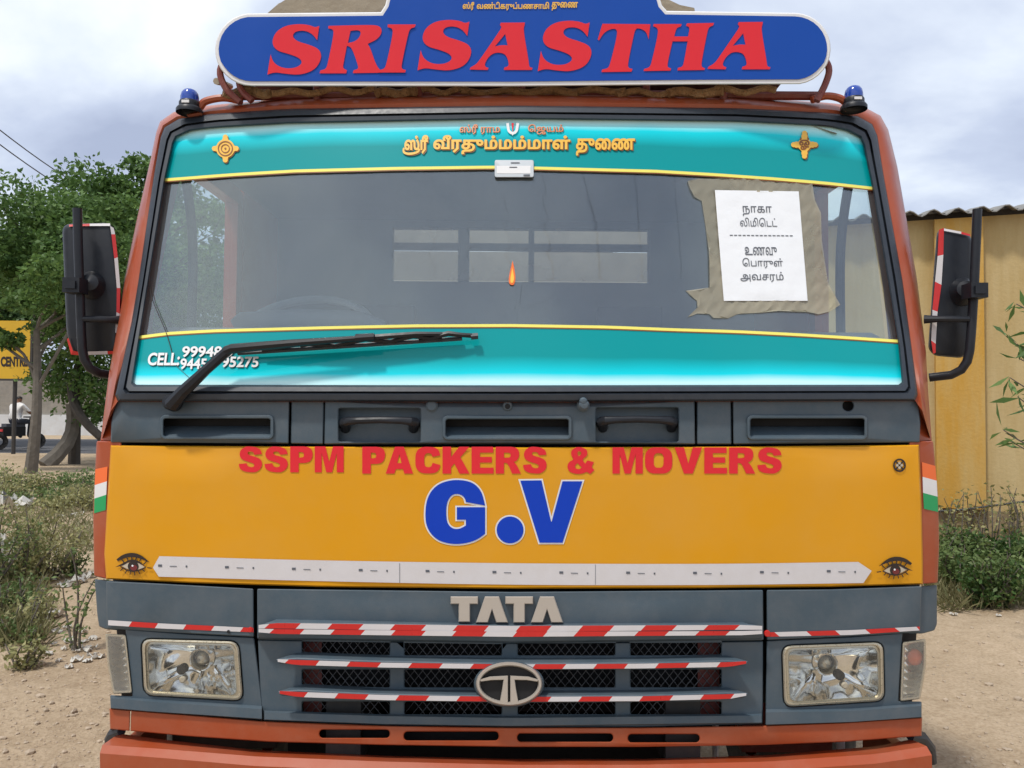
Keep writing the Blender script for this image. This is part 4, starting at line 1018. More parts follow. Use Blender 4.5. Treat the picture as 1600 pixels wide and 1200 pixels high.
A1 = [(1366, 107, 1), (1480, 106, 1), (1478, 119, 1), (1472, 140), (1498, 290), (1500, 317), (1516, 320, 1), (1512, 330, 1), (1380, 330, 1), (1383, 318, 1), (1405, 312), (1400, 280), (1385, 252), (1340, 246), (1308, 268), (1290, 300), (1293, 316), (1308, 320, 1), (1304, 330, 1), (1219, 328, 1), (1223, 318, 1), (1252, 302), (1275, 270), (1345, 168), (1372, 128), (1362, 118, 1)]
A1h = [(1387, 160, 1), (1398, 214, 1), (1372, 212), (1338, 219, 1)]
T1 = [(366, 112, 1), (592, 114, 1), (584, 187, 1), (574, 150), (545, 134), (522, 134), (512, 175), (488, 290), (486, 320), (508, 325, 1), (503, 338, 1), (361, 340, 1), (365, 328, 1), (394, 322), (404, 295), (434, 175), (436, 136), (405, 136), (372, 155), (350, 191, 1), (344, 186, 1)]
H1 = [(608, 113, 1), (740, 113, 1), (736, 125, 1), (718, 130), (710, 150), (705, 172, 1), (770, 172, 1), (777, 140), (775, 126), (760, 122, 1), (765, 110, 1), (893, 108, 1), (888, 120, 1), (868, 128), (860, 155), (835, 285), (833, 316), (850, 322, 1), (847, 330, 1), (720, 332, 1), (722, 320, 1), (745, 315), (752, 285), (768, 195, 1), (697, 195, 1), (676, 285), (672, 318), (690, 322, 1), (687, 333, 1), (560, 335, 1), (563, 325, 1), (590, 318), (600, 285), (630, 155), (625, 130), (605, 124, 1)]
def letter(pts, ox, dx=0, dy=0, holes=(), z=0.0045):
    cv = lambda P: [(ox + (p[0] + dx) * k_, (p[1] + dy) * k_) for p in chaikin(P, 3)]
    flat('board_letter', [ccw(cv(pts))] + [cw(cv(h)) for h in holes], bpl(z), 'redtext', sign, 0)
letter(S1, 330); letter(R1, 330, holes=[R1h]); letter(I1, 330, z=.0056); letter(S1, 330, 708, -20); letter(A1, 330, holes=[A1h])
letter(S1, 820, -204, -16); letter(T1, 820); letter(H1, 820); letter(A1, 820, -357, -3, [A1h])
for body, x0, x1 in (('ஸ்ரீ', 723, 741), ('வண்டிகருப்பணசாமி', 745, 858), ('துைண', 862, 903)):
    flat('board_small_lettering', textc(body, (x0, 3, x1, 16.5), 0.03), bpl(0.0045), 'gold', sign, 0)
# frame, ropes and feet under the board
def rackpt(u, v, d=0.0): return at(u, v, YS + d)
for pts in ([(360, 85), (344, 110), (353, 138), (376, 160)], [(1280, 82), (1295, 106), (1290, 130), (1276, 158)], [(372, 105), (376, 138), (394, 158)]):
    b = MB(); b.tube([rackpt(u, v, 0.05) for u, v in crom(pts, 5)], 0.010, 8); b.build('rack_pipe', 'maroon', TR)
for pts in ([(378, 158), (350, 153), (322, 158), (312, 168)], [(1268, 156), (1290, 150), (1310, 153), (1322, 160)]):
    b = MB(); b.tube([rackpt(u, v, 0.10) for u, v in crom(pts, 5)], 0.0115, 8); b.build('rack_pipe', 'orange', TR)
b = MB(); b.tube([rackpt(360, 150, .12), rackpt(800, 147, .12), rackpt(1285, 150, .12)], 0.014, 8); b.build('rack_pipe', 'maroon', TR)
for u in (495, 655, 815, 1010, 1130):
    b = MB(); b.tube([rackpt(u, 120, .08), rackpt(u, 156, .10)], 0.011, 8); b.build('rack_pipe', 'maroon', TR)
b = MB(); b.box(at(805, 142, 2.60), (1.66, 0.3, 0.05)); b.build('rack_tray', 'steel', TR)
LOADY = 4.15
R2 = random.Random(3)
for i in range(11):
    u = 385 + i * 78; b = MB(); w = R2.uniform(30, 55); y0 = R2.uniform(141, 146)
    b.tube([rackpt(u - w + k * w / 4, y0 + (4 * math.sin(k * 1.1 + i)) * (0.6 if i % 2 else 1), 0.075 + 0.01 * (k % 2)) for k in range(9)], 0.010 if i % 3 else 0.014, 7)
    tag(b.build('rope', 'rope', None), 'brown coir rope stuffed under the blue name board', 'rope', 'ropes under the name board')
b = MB(); b.tube([rackpt(338, 127, .06), rackpt(346, 129, .1), rackpt(360, 135, .2)], [.010, .009, .009], 8)
tag(b.build('bamboo_pole', 'cream', None), 'pale pole end sticking out under the rounded end of the name board', 'pole')
# ---- blue beacons
def beacon(u, v):
    c = at(u, v, 2.36); ax = (0, 0, 1)
    b = MB(); b.lathe(c, ax, [(.038, -.012), (.038, -.002), (.034, .004), (.030, .007), (.030, .019), (.027, .024), (0.0001, .024)], 26); o = b.build('beacon', 'black', TR)
    b = MB(); b.lathe(c, ax, [(.0265, .022), (.0265, .036), (.024, .048), (.0185, .056), (.009, .061), (0.0001, .062)], 24); b.build('beacon_dome', 'bluelens', o)
    b = MB(); b.box((c.x, c.y - .0305, c.z + .013), (.022, .003, .008)); b.build('beacon_sticker', 'white', o)
beacon(296, 171); beacon(1334, 166)

# ---- mirrors
def mirror(o, tapepts, armpts, bar, clamp, knob, s, Y):
    b = MB(); o = ccw(roundpoly(o, 14, 4)); n = len(o)
    f = lambda c, d: [at(u, v, Y + d) for u, v in c]
    e = ringmesh('side_mirror', [f(offs(o, -6), -0.030), f(offs(o, -2), -0.026), f(o, -0.012), f(o, 0.045)], 'black', TR)
    mk('mirror_glass', f(offs(o, -3), 0.046), [tuple(range(n))], 'chrome', e, 0)
    for i, (pts, m) in enumerate(tapepts):
        vs = [at(u, v, Y - 0.0335 + d * .4) for u, v, d in pts]; mk('mirror_tape', vs, [tuple(range(len(vs)))], m, e, 0)
    b = MB(); b.tube([at(u, v, Y - 0.075 + d) for u, v, d in armpts], 0.0125, 12); a = b.build('mirror_arm', 'black', TR)
    b = MB(); b.tube([at(u, v, Y - 0.075 + d) for u, v, d in bar], [.0095] * (len(bar) - 1) + [.013], 10); b.build('mirror_arm_brace', 'black', a)
    u, v = clamp; b = MB(); c = at(u, v, Y - 0.09); b.box(c, (.048, .05, .042)); b.box(c + Vector((0, -.026, 0)), (.03, .01, .022)); b.build('arm_clamp', 'black', a)
    u, v = knob; b = MB(); b.lathe(at(u, v, Y - 0.02), (-0.25 * s, -1, 0.1), [(.042, 0), (.042, .014), (.030, .03), (.024, .045), (0.0001, .052)], 20); b.build('ball_joint', 'black', e)
    p, q = at(u, v, Y - .05), at(clamp[0], clamp[1], Y - .07)
    b = MB(); b.tube([p, q], .014, 10); b.build('ball_stem', 'black', e)
def ringmesh(name, rings, m, parent):
    n = len(rings[0]); vs = [p for r in rings for p in r]; fs = [tuple(range(n))]
    for j in range(len(rings) - 1):
        for i in range(n): k = (i + 1) % n; fs.append((j * n + i, j * n + k, (j + 1) * n + k, (j + 1) * n + i))
    return mk(name, vs, fs, m, parent, 35)
YM = 2.36
d0 = 0.0
mirror([(97, 350), (176, 348), (190, 470), (183, 553), (113, 556), (104, 520)],
       [([(172, 353, d0), (177.5, 356, d0 + .006), (180, 366, d0 + .008), (174, 366, d0)], 'whitetape'), ([(174, 366, d0), (180, 366, .008), (184, 402, .009), (178.5, 404, d0)], 'redtape'), ([(178.5, 404, d0), (184, 402, .009), (188, 450, .01), (182.5, 450, d0)], 'whitetape'),
        ([(182.5, 450, d0), (188, 450, .01), (187, 490, .01), (182, 488, d0)], 'redtape'), ([(182, 488, d0), (187, 490, .01), (185, 520, .01), (180, 520, 0)], 'whitetape'),
        ([(128, 549.5, 0), (168, 548.5, 0), (168, 553.5, .01), (128, 555, .01)], 'whitetape'), ([(168, 548.5, 0), (178, 548.5, 0), (178, 553, .01), (168, 553.5, .01)], 'redtape'),
        ([(107, 528, 0), (114, 548, 0), (124, 550, 0), (124, 555, .01), (111, 554, .01), (104.5, 530, .01)], 'redtape'),
        ([(140, 349.5, .008), (172, 349, .008), (172, 353, 0), (140, 353, 0)], 'whitetape'), ([(108, 351, .008), (140, 349.5, .008), (140, 353, 0), (108, 354, 0)], 'redtape')],
       [(121, 326, 0), (122, 380, 0), (124.5, 450, 0), (127, 520, 0), (128.5, 545, 0), (132, 562, .005), (140, 575, .01), (154, 583, .03), (172, 586, .06)],
       [(127, 499, 0), (150, 498.5, 0), (170, 499.5, .02), (186, 500, .04)], (118, 447), (146, 447), -1, YM)
mirror([(1464, 356), (1519, 366), (1519, 540), (1506, 560), (1460, 556), (1450, 545)],
       [([(1467, 359, 0), (1475, 356, .006), (1474, 398, 0), (1465, 400, .006)], 'redtape'), ([(1465, 400, .006), (1474, 398, 0), (1471, 445, 0), (1461, 440, .006)], 'whitetape'), ([(1461, 440, .006), (1471, 445, 0), (1465, 487, 0), (1457, 484, .006)], 'redtape'),
        ([(1457, 484, .006), (1465, 487, 0), (1462, 537, 0), (1455, 532, .006)], 'whitetape'), ([(1455, 532, .006), (1462, 537, 0), (1462, 551, 0), (1458, 553, .006)], 'redtape'),
        ([(1475, 357, .005), (1502, 362, .005), (1502, 365.5, 0), (1475, 360.5, 0)], 'whitetape'), ([(1502, 362, .005), (1516, 366, .005), (1516, 369, 0), (1502, 365.5, 0)], 'redtape')],
       [(1527, 327, 0), (1525, 380, 0), (1522, 450, 0), (1517.5, 520, 0), (1515, 548, 0), (1511, 565, .005), (1502, 578, .01), (1486, 586, .03), (1452, 590, .06)],
       [(1513, 499, 0), (1490, 498.5, 0), (1466, 498.5, .02), (1444, 499, .04)], (1523, 455), (1502, 457), 1, YM)

# ---- cab body behind the front: roof, doors, rear wall, interior
XH = 1.11
def zat(v, y): return at(800, v, y).z
ztop = S(800, 150, -0.06).z
b = MB(); N_ = 12; vs, fs = [], []
for j, (yy, dz) in enumerate(((2.36, -0.035), (2.5, 0.025), (3.0, 0.05), (3.62, 0.03), (3.66, -0.05))):
    for i in range(N_ + 1):
        t = i / N_ * 2 - 1; vs.append((XC + t * (.95 if j == 0 else 1.03), yy, ztop + dz - 0.075 * abs(t) ** 6))
for j in range(4):
    for i in range(N_): fs.append((j * (N_ + 1) + i, j * (N_ + 1) + i + 1, (j + 1) * (N_ + 1) + i + 1, (j + 1) * (N_ + 1) + i))
mk('roof_panel', vs, fs, 'orange', TR, 40)
b = MB(); b.box((XC, 3.05, ztop - 0.075), (2.17, 1.16, 0.02)); b.build('headliner', 'trim', TR)
for s, yb in ((-1, 3.12), (1, 2.92)):
    x = XC + s * XH
    b = MB(); b.box((x, 2.92, 1.05), (0.05, 1.18, 0.84)); d = b.build('door', 'orange', TR)
    b = MB(); b.box((x, yb, 1.88), (0.05, 0.055, 0.84)); b.build('door_window_frame', 'orange', d)
    b = MB(); b.box((x, (2.52 + yb) / 2, 2.30), (0.05, yb - 2.52, 0.11)); b.build('door_window_rail', 'orange', d)
    b = MB(); b.tube([Vector((x - s * .03, 2.64 + k[0], k[1])) for k in crom([(0.0, 1.47), (0.015, 1.75), (0.01, 2.0), (-0.05, 2.18), (-0.11, 2.25)], 5)], .016, 8); b.build('quarter_window_seal', 'rubber', d)
    mk('door_glass', [(x, 2.36, 1.46), (x, yb, 1.46), (x, yb, 2.26), (x, 2.52, 2.26)], [(0, 1, 2, 3)], 'sideglass', d, 0)
    b = MB(); b.box((x + s * .035, 3.28, 1.25), (.03, .14, .03)); b.build('door_handle', 'black', d)
    b = MB(); b.box((x, (yb + 3.66) / 2 + .02, 1.50), (0.06, 3.66 - yb - .02, 1.66)); b.build('cab_side_panel', 'orange', TR)
b = MB()
yr = 3.62
wz0, wz1 = at(615, 440, yr).z, at(615, 358, yr).z
wx0, wx1 = at(615, 400, yr).x, at(1012, 400, yr).x
b.box((XC, yr, (0.65 + wz0) / 2), (2.2, .03, wz0 - .65)); b.box((XC, yr, (wz1 + 2.42) / 2), (2.2, .03, 2.42 - wz1))
b.box(((XC - 1.1 + wx0) / 2, yr, (wz0 + wz1) / 2), (wx0 - XC + 1.1, .029, wz1 - wz0)); b.box(((XC + 1.1 + wx1) / 2, yr, (wz0 + wz1) / 2), (XC + 1.1 - wx1, .029, wz1 - wz0))
rw = b.build('cab_rear_wall', 'trim', TR)
for u in (725, 830):
    p = at(u, 400, yr); b = MB(); b.box((p.x, yr - .02, (wz0 + wz1) / 2), (.05 if u < 800 else .025, .03, wz1 - wz0)); b.build('rear_window_post', 'trim', rw)
b = MB(); b.box(((wx0 + wx1) / 2, yr - .02, at(800, 388, yr).z), (wx1 - wx0, .03, .03)); b.build('rear_window_bar', 'trim', rw)
mk('rear_glass', [(wx0, yr - .04, wz0), (wx1, yr - .04, wz0), (wx1, yr - .04, wz1), (wx0, yr - .04, wz1)], [(0, 1, 2, 3)], 'rearglass', rw, 0)
b = MB(); b.box((XC, 2.9, 0.72), (2.1, 1.4, .04)); b.build('cab_floor', 'void', TR)
# dashboard, steering wheel, seats
pz = at(800, 520, 2.45).z
b = MB(); vs, fs = [], []
prof = [(2.30, pz - .02), (2.36, pz), (2.50, pz + .005), (2.60, pz - .02), (2.62, pz - .3)]
for (yy, zz) in prof:
    for i in range(9): vs.append((XC - 1.05 + i * .2625, yy, zz))
for j in range(len(prof) - 1):
    for i in range(8): fs.append((j * 9 + i, j * 9 + i + 1, (j + 1) * 9 + i + 1, (j + 1) * 9 + i))
dash = mk('dashboard', vs, fs, 'trim', TR, 40)
b = MB(); c = at(470, 505, 2.68); p = []
b.tube([at(u, v, 2.60) for u, v in ((366, 508), (376, 502), (470, 499), (560, 500), (600, 510))], [.02, .03, .034, .03, .02], 12); b.build('instrument_binnacle', 'trim', dash)
b = MB(); ax = Vector((0, -.62, .78)).normalized(); u_ = Vector((1, 0, 0)); w_ = ax.cross(u_); c = at(478, 521, 2.82)
b.tube([c + (u_ * math.cos(a) + w_ * math.sin(a)) * .235 for a in np.linspace(0, 2 * math.pi, 49)], .015, 10, False)
for a in (.3, 2.84, 4.7): b.tube([c, c + (u_ * math.cos(a) + w_ * math.sin(a)) * .23], .012, 8)
b.tube([c, c - ax * .45], .03, 10); b.build('steering_wheel', 'steer', TR)
def seatob(x):
    b = MB(); b.box((x, 3.15, 1.12), (.5, .5, .14)); o = b.build('seat', 'seat', TR)
    b = MB(); b.box((x, 3.40, 1.42), (.5, .12, .62), Matrix.Rotation(-.15, 3, 'X')); b.build('seat_backrest', 'seat', o)
seatob(-.55); seatob(.55)
for x in (-.55, .5):
    b = MB(); b.box((x, 3.42, 1.80), (.27, .09, .17), Matrix.Rotation(-.1, 3, 'X')); b.build('headrest', 'seat', TR)

# ---- cargo body
for k in range(9):
    z = 1.02 + k * .19; b = MB(); b.box((XC, 4.02, z), (2.2, .035, .165)); hb = b.build('headboard_plank', 'cream' if k in (5, 6, 7) else 'wood', TR)  # pale planks stand in for the brightness seen through the rear window
for s in (-1, 1):
    for k in range(6):
        b = MB(); b.box((XC + s * 1.12, 6.1, 1.05 + k * .19), (.04, 4.2, .17)); b.build('side_board', 'wood', TR)
    for k in range(5):
        b = MB(); b.box((XC + s * 1.155, 4.15 + k * .98, 1.5), (.04, .08, 1.2)); b.build('body_post', 'orange', TR)
b = MB(); b.box((XC, 6.1, .9), (2.24, 4.2, .10)); b.build('cargo_floor', 'wood', TR)
# tarpaulin load
def load():
    vs, fs = [], []; NX, NY = 40, 30
    top = [(at(u, v, LOADY).x, at(u, v, LOADY).z) for u, v in ((395, 170), (398, 60), (404, 14), (425, -6), (520, -20), (800, -30), (960, -18), (1040, -4), (1092, 13), (1100, 60), (1105, 170))]
    d = np.array(top); tt_ = np.r_[0, np.cumsum(np.hypot(*np.diff(d, axis=0).T))]; tq = np.linspace(0, tt_[-1], NX)
    X, Z = np.interp(tq, tt_, d[:, 0]), np.interp(tq, tt_, d[:, 1])
    for j in range(NY):
        y = LOADY + j * 4.0 / (NY - 1); sh = 1 if j else .97
        for i in range(NX):
            n = .02 * math.sin(i * 1.7 + j * .9) + .015 * math.sin(i * .6 - j * 1.9)
            vs.append((X[i] * sh, y + .015 * math.sin(i * 1.1), Z[i] + n + .08 * math.sin(j * .45)))
    for j in range(NY - 1):
        for i in range(NX - 1): fs.append((j * NX + i, j * NX + i + 1, (j + 1) * NX + i + 1, (j + 1) * NX + i))
    fs.append(tuple(range(NX))); fs.append(tuple((NY - 1) * NX + i for i in range(NX)))
    tag(mk('tarpaulin_load', vs, fs, 'tarp', None, 60), 'beige tarpaulin covering the load behind the blue name board', 'tarpaulin')
load()

# ---- paper notice taped inside the windscreen
pn = [(1117, 297), (1248, 299), (1262, 470), (1131, 470)]
q = .20833
tpx = [(1040 + x * q, 270 + y * q) for x, y in [(165, 60), (250, 42), (330, 45), (560, 34), (780, 52), (1100, 80), (1120, 200), (1165, 300), (1172, 500), (1200, 700), (1220, 830), (1250, 880), (1310, 990), (1230, 1040), (1150, 1060), (1070, 1045), (850, 1035), (700, 1050), (540, 1060), (470, 1092), (360, 1088), (330, 1060), (240, 1055), (165, 1082), (240, 1010), (235, 960), (200, 930), (150, 885), (330, 860), (325, 600), (300, 400), (270, 210), (215, 180), (180, 110)]]
def crumple(of):
    def f(u, v): return S(u, v, of + 0.0016 * (math.sin(u * .9 + v * .35) * math.sin(v * .6 - u * .3) + .8 * math.sin(u * .33 + 1.7 * math.sin(v * .21))))
    return f
notice = flat('paper_notice', [ccw(pn)], surf(0.0065), 'paper', None, 20)
tag(notice, 'white paper notice with printed lines taped to the windscreen', 'notice')
tpm = flat('brown_tape', [ccw(tpx), cw(offs(ccw(pn), -3))], crumple(0.004), 'tapefilm', notice, 5)
def on_paper(fx, fy):  # notice sheet coordinates 0..1
    a = np.array(pn[0]) * (1 - fx) * (1 - fy) + np.array(pn[1]) * fx * (1 - fy) + np.array(pn[2]) * fx * fy + np.array(pn[3]) * (1 - fx) * fy
    return float(a[0]), float(a[1])
def pmap(u, v): return S(*on_paper(u, v), 0.0078)
for body, box, bd in (('நாகா', (.31, .14, .66, .23), .004), ('லிமிெடட்', (.27, .245, .71, .325), .002), ('உணவு', (.30, .51, .68, .585), .004), ('ெபாருள்', (.26, .61, .74, .705), .004), ('அவசரம்', (.22, .735, .735, .83), .004)):
    flat('notice_lettering', textc(body, box, bd), pmap, 'ink', notice, 0)
flat('notice_dashes', [ccw([(.135 + k * .051, .402), (.135 + k * .051 + .036, .402), (.135 + k * .051 + .036, .410), (.135 + k * .051, .410)]) for k in range(15)], pmap, 'ink', notice, 0)

# ================================================================== SURROUNDINGS
def leaves_mesh(name, centers, size, m, parent, up=0.3, aspect=0.5, rng=NR):
    """many folded leaf diamonds at the given centres"""
    n = len(centers); d = rng.normal(size=(n, 3)); d[:, 2] *= 0.7; d[:, 2] -= up; d /= np.linalg.norm(d, axis=1)[:, None]
    r = rng.normal(size=(n, 3)); w = np.cross(d, r); w /= np.maximum(np.linalg.norm(w, axis=1), 1e-6)[:, None]
    nm = np.cross(d, w); s = size * rng.uniform(0.6, 1.3, n)[:, None]
    a = centers; b = centers + d * s * .5 + w * s * aspect * .5 + nm * s * .08; c = centers + d * s; e = centers + d * s * .5 - w * s * aspect * .5 + nm * s * .08
    V = np.stack([a, b, c, e], 1).reshape(-1, 3)
    me = bpy.data.meshes.new(name); me.vertices.add(4 * n); me.vertices.foreach_set('co', V.ravel())
    me.loops.add(4 * n); me.loops.foreach_set('vertex_index', np.arange(4 * n)); me.polygons.add(n)
    me.polygons.foreach_set('loop_start', np.arange(n) * 4); me.polygons.foreach_set('loop_total', np.full(n, 4))
    me.update(calc_edges=True); me.validate()
    return link(name, me, m, parent)
def limb(b, p0, p1, r0, r1, rng, k=5, bend=.12):
    p0, p1 = Vector(p0), Vector(p1); L_ = (p1 - p0).length; pts = []
    j = Vector((rng.uniform(-1, 1), rng.uniform(-1, 1), rng.uniform(-.5, .5))) * L_ * bend
    for i in range(k + 1):
        t = i / k; pts.append(p0.lerp(p1, t) + j * math.sin(t * math.pi))
    b.tube(pts, [r0 + (r1 - r0) * i / k for i in range(k + 1)], 8); return pts
def tree(base, h, crown_r, label, seed, nclump, nleaf, leaf, m, bark='bark', trunk_r=.2, crown_low=.35, lean=(0, 0), flat_=0.8, limbs=9, extra=()):
    rg = random.Random(seed); nr = np.random.default_rng(seed)
    t = empty('tree', base, label, 'tree', 'trees beside the road')
    b = MB(); B = Vector(base); top = B + Vector((lean[0], lean[1], h * .62))
    tp = limb(b, B + Vector((0, 0, -.1)), top, trunk_r, trunk_r * .45, rg, 8, .05)
    ends = []
    for i in range(limbs):
        s = tp[rg.randint(5, 8)]; a = rg.uniform(0, 6.28); rr = crown_r * rg.uniform(.45, .9); z = B.z + h * rg.uniform(crown_low, .95)
        e_ = Vector((top.x + math.cos(a) * rr, top.y + math.sin(a) * rr, max(z, s.z + .1))); q = limb(b, s, e_, trunk_r * .30, .012, rg, 5, .15); ends += [q[3], q[5]]
        for _ in range(3): limb(b, q[rg.randint(2, 4)], Vector(q[5]) + Vector((rg.uniform(-.6, .6), rg.uniform(-.6, .6), rg.uniform(-.3, .5))), .02, .006, rg, 3, .2)
    b.build('trunk', bark, t)
    cs = []; b2 = MB()
    for (u, v) in extra:
        q = at(u, v, base[1] + rg.uniform(-1, .6)); limb(b2, tp[6], q, .03, .008, rg, 5, .15)
        k = int(nleaf * .8); sg = crown_r * nr.uniform(.07, .11); dv = nr.normal(size=(k, 3)) * .55
        cs.append(np.array(q) + np.clip(dv, -1.4, 1.4) * (sg * 1.5, sg * 1.5, sg))
    for i in range(nclump):
        if i < len(ends): c = np.array(ends[i])
        else:
            while True:
                v = nr.normal(size=3); v /= np.linalg.norm(v); v *= nr.uniform(.35, 1) ** .5
                z = (v[2] * .5 + .5)
                if z > 0.05: break
            wd = 0.55 + 0.45 * math.sin(min(1, z * 1.3) * math.pi / 1.4)
            c = np.array((top.x + v[0] * crown_r * wd, top.y + v[1] * crown_r * wd * flat_, B.z + h * (crown_low + (1 - crown_low) * z)))
        k = int(nleaf * nr.uniform(.5, 1.4)); sg = crown_r * nr.uniform(.07, .16)
        dv = nr.normal(size=(k, 3)); dv /= np.linalg.norm(dv, axis=1)[:, None]; dv *= nr.uniform(.25, 1, (k, 1)) ** .5 * 2.0
        cs.append(c + dv * (sg, sg, sg * .6))
    if extra: b2.build('branch', bark, t)
    leaves_mesh('crown', np.vstack(cs), leaf, m, t, rng=nr)
    return t
def gx(u, y): return at(u, 640, y).x
tree((gx(118, 20), 20, 0), 7.0, 3.3, 'leafy green tree with a forked trunk growing between the road and the truck', 21, 86, 340, .145, 'leaf', 'barkd', .15, .52, (.2, .2), extra=[(95, 455), (130, 515), (168, 560), (150, 500), (112, 545), (75, 480), (150, 610), (60, 440), (95, 605), (85, 520), (172, 500), (140, 560), (70, 590), (165, 640), (100, 575), (130, 590), (155, 585), (175, 600), (118, 620), (88, 560), (145, 645), (110, 500)])
tree((gx(50, 17.5), 17.5, 0), 5.0, 1.9, 'leafy tree with a straight pale grey trunk beside the yellow signboard', 22, 40, 330, .135, 'leaf', 'bark', .14, .68, (.05, 0))
tree((gx(205, 23), 23, 0), 8.5, 3.1, 'dark leafy tree standing close behind the mirror bracket', 23, 85, 360, .17, 'leaf', 'barkd', .24, .38, (.3, 0))
tree((gx(-60, 28), 28, 0), 7.6, 3.8, 'dark leafy tree at the end of the yellow signboard', 25, 80, 320, .19, 'leaf2', 'barkd', .24, .42)
tree((gx(330, 31), 31, 0), 7.0, 3.0, 'green tree standing behind the truck by the road', 26, 40, 300, .2, 'leaf', 'barkd', .2, .4)
tree((gx(560, 34), 34, 0), 6.4, 3.2, 'broad green tree hidden behind the cargo body', 27, 40, 300, .2, 'leaf2', 'barkd', .2, .4)
# leaning dead stems and painted bands
b = MB(); limb(b, (gx(72, 19.2), 19.2, 0), (gx(112, 19.8), 19.8, 1.5), .2, .14, random.Random(2)); tag(b.build('leaning_trunk', 'bark'), 'bare grey trunk leaning against the forked tree', 'trunk')
b = MB(); limb(b, (gx(160, 19.0), 19.0, 0.7), (gx(112, 19.8), 19.8, 2.0), .10, .12, random.Random(4)); limb(b, (gx(163, 19.0), 19.0, 0), (gx(158, 19.0), 19.0, .75), .11, .09, random.Random(5)); tag(b.build('dead_branch', 'barkd'), 'dark broken branch sloping down from the forked tree', 'branch')

# compound wall across the road
def compound():
    t = empty('compound_wall', (-40, 40, 0), 'long grey rubble wall with a white base across the road', 'wall')
    m = mat('rubble_wall', (0.26, 0.24, 0.21), 0.95, var=0.35, scale=2.5, bump=0.6, bscale=4, dust=.4)
    b = MB(); b.box((-48, 40, 2.0), (84, .4, 2.0)); b.build('wall_face', m, t)
    b = MB(); b.box((-48, 39.9, 0.5), (84, .5, 1.02)); b.build('wall_base', mat('whitewash', (0.62, 0.64, 0.66), 0.9, var=.15, scale=1.2, dust=.35), t)
    b = MB(); b.box((-48, 40, 3.04), (84.2, .5, .08)); b.build('coping', m, t)
compound()
# yellow signboard beyond the trees
def signboard():
    y = 24.0; t = empty('signboard', (gx(-40, y), y, 0), 'yellow roadside signboard with black lettering behind the tree leaves', 'signboard')
    p, q = at(-140, 500, y), at(47, 592, y)
    b = MB(); b.box(((p.x + q.x) / 2, y, (p.z + q.z) / 2), (q.x - p.x, .06, p.z - q.z)); b.build('board', mat('sign_yellow', (0.66, 0.40, 0.02), .6, var=.08), t)
    b = MB(); b.box((q.x + .035, y, (p.z + q.z) / 2), (.07, .08, p.z - q.z + .1)); b.box(((p.x + q.x) / 2, y, q.z - .03), (q.x - p.x, .08, .06)); b.build('frame', 'steel', t)
    flat('lettering', textc('CENTRE', (1, 557, 43, 573), .05), plane(y - .036), 'eyeblack', t, 0)
    for u in (-110, 20):
        b = MB(); b.tube([(gx(u, y), y + .08, 0), (gx(u, y), y + .08, q.z)], .06, 8); b.build('post', 'steel', t)
    b = MB(); a, c = at(49, 535, 26), at(64, 586, 26)
    b.box(((a.x + c.x) / 2, 26, (a.z + c.z) / 2), (c.x - a.x, .06, a.z - c.z)); b.tube([((a.x + c.x) / 2, 26.06, 0), ((a.x + c.x) / 2, 26.06, c.z)], .05, 8)
    tag(b.build('white_board', 'white'), 'small plain white board beside the yellow signboard', 'board')
signboard()
# overhead cables
for i, (p, q, lab) in enumerate((((-40, 172), (140, 300), 'upper black overhead cable crossing the sky above the trees'), ((-40, 196), (140, 318), 'lower black overhead cable crossing the sky above the trees'))):
    a, c = at(*p, 26), at(*q, 34); b = MB()
    pts = [a.lerp(c, t) + Vector((0, 0, -.12 * math.sin(math.pi * t))) for t in np.linspace(-1.5, 1.4, 24)]
    b.tube(pts, .022, 5, False); tag(b.build('overhead_cable', 'black'), lab, 'cable', 'overhead cables')
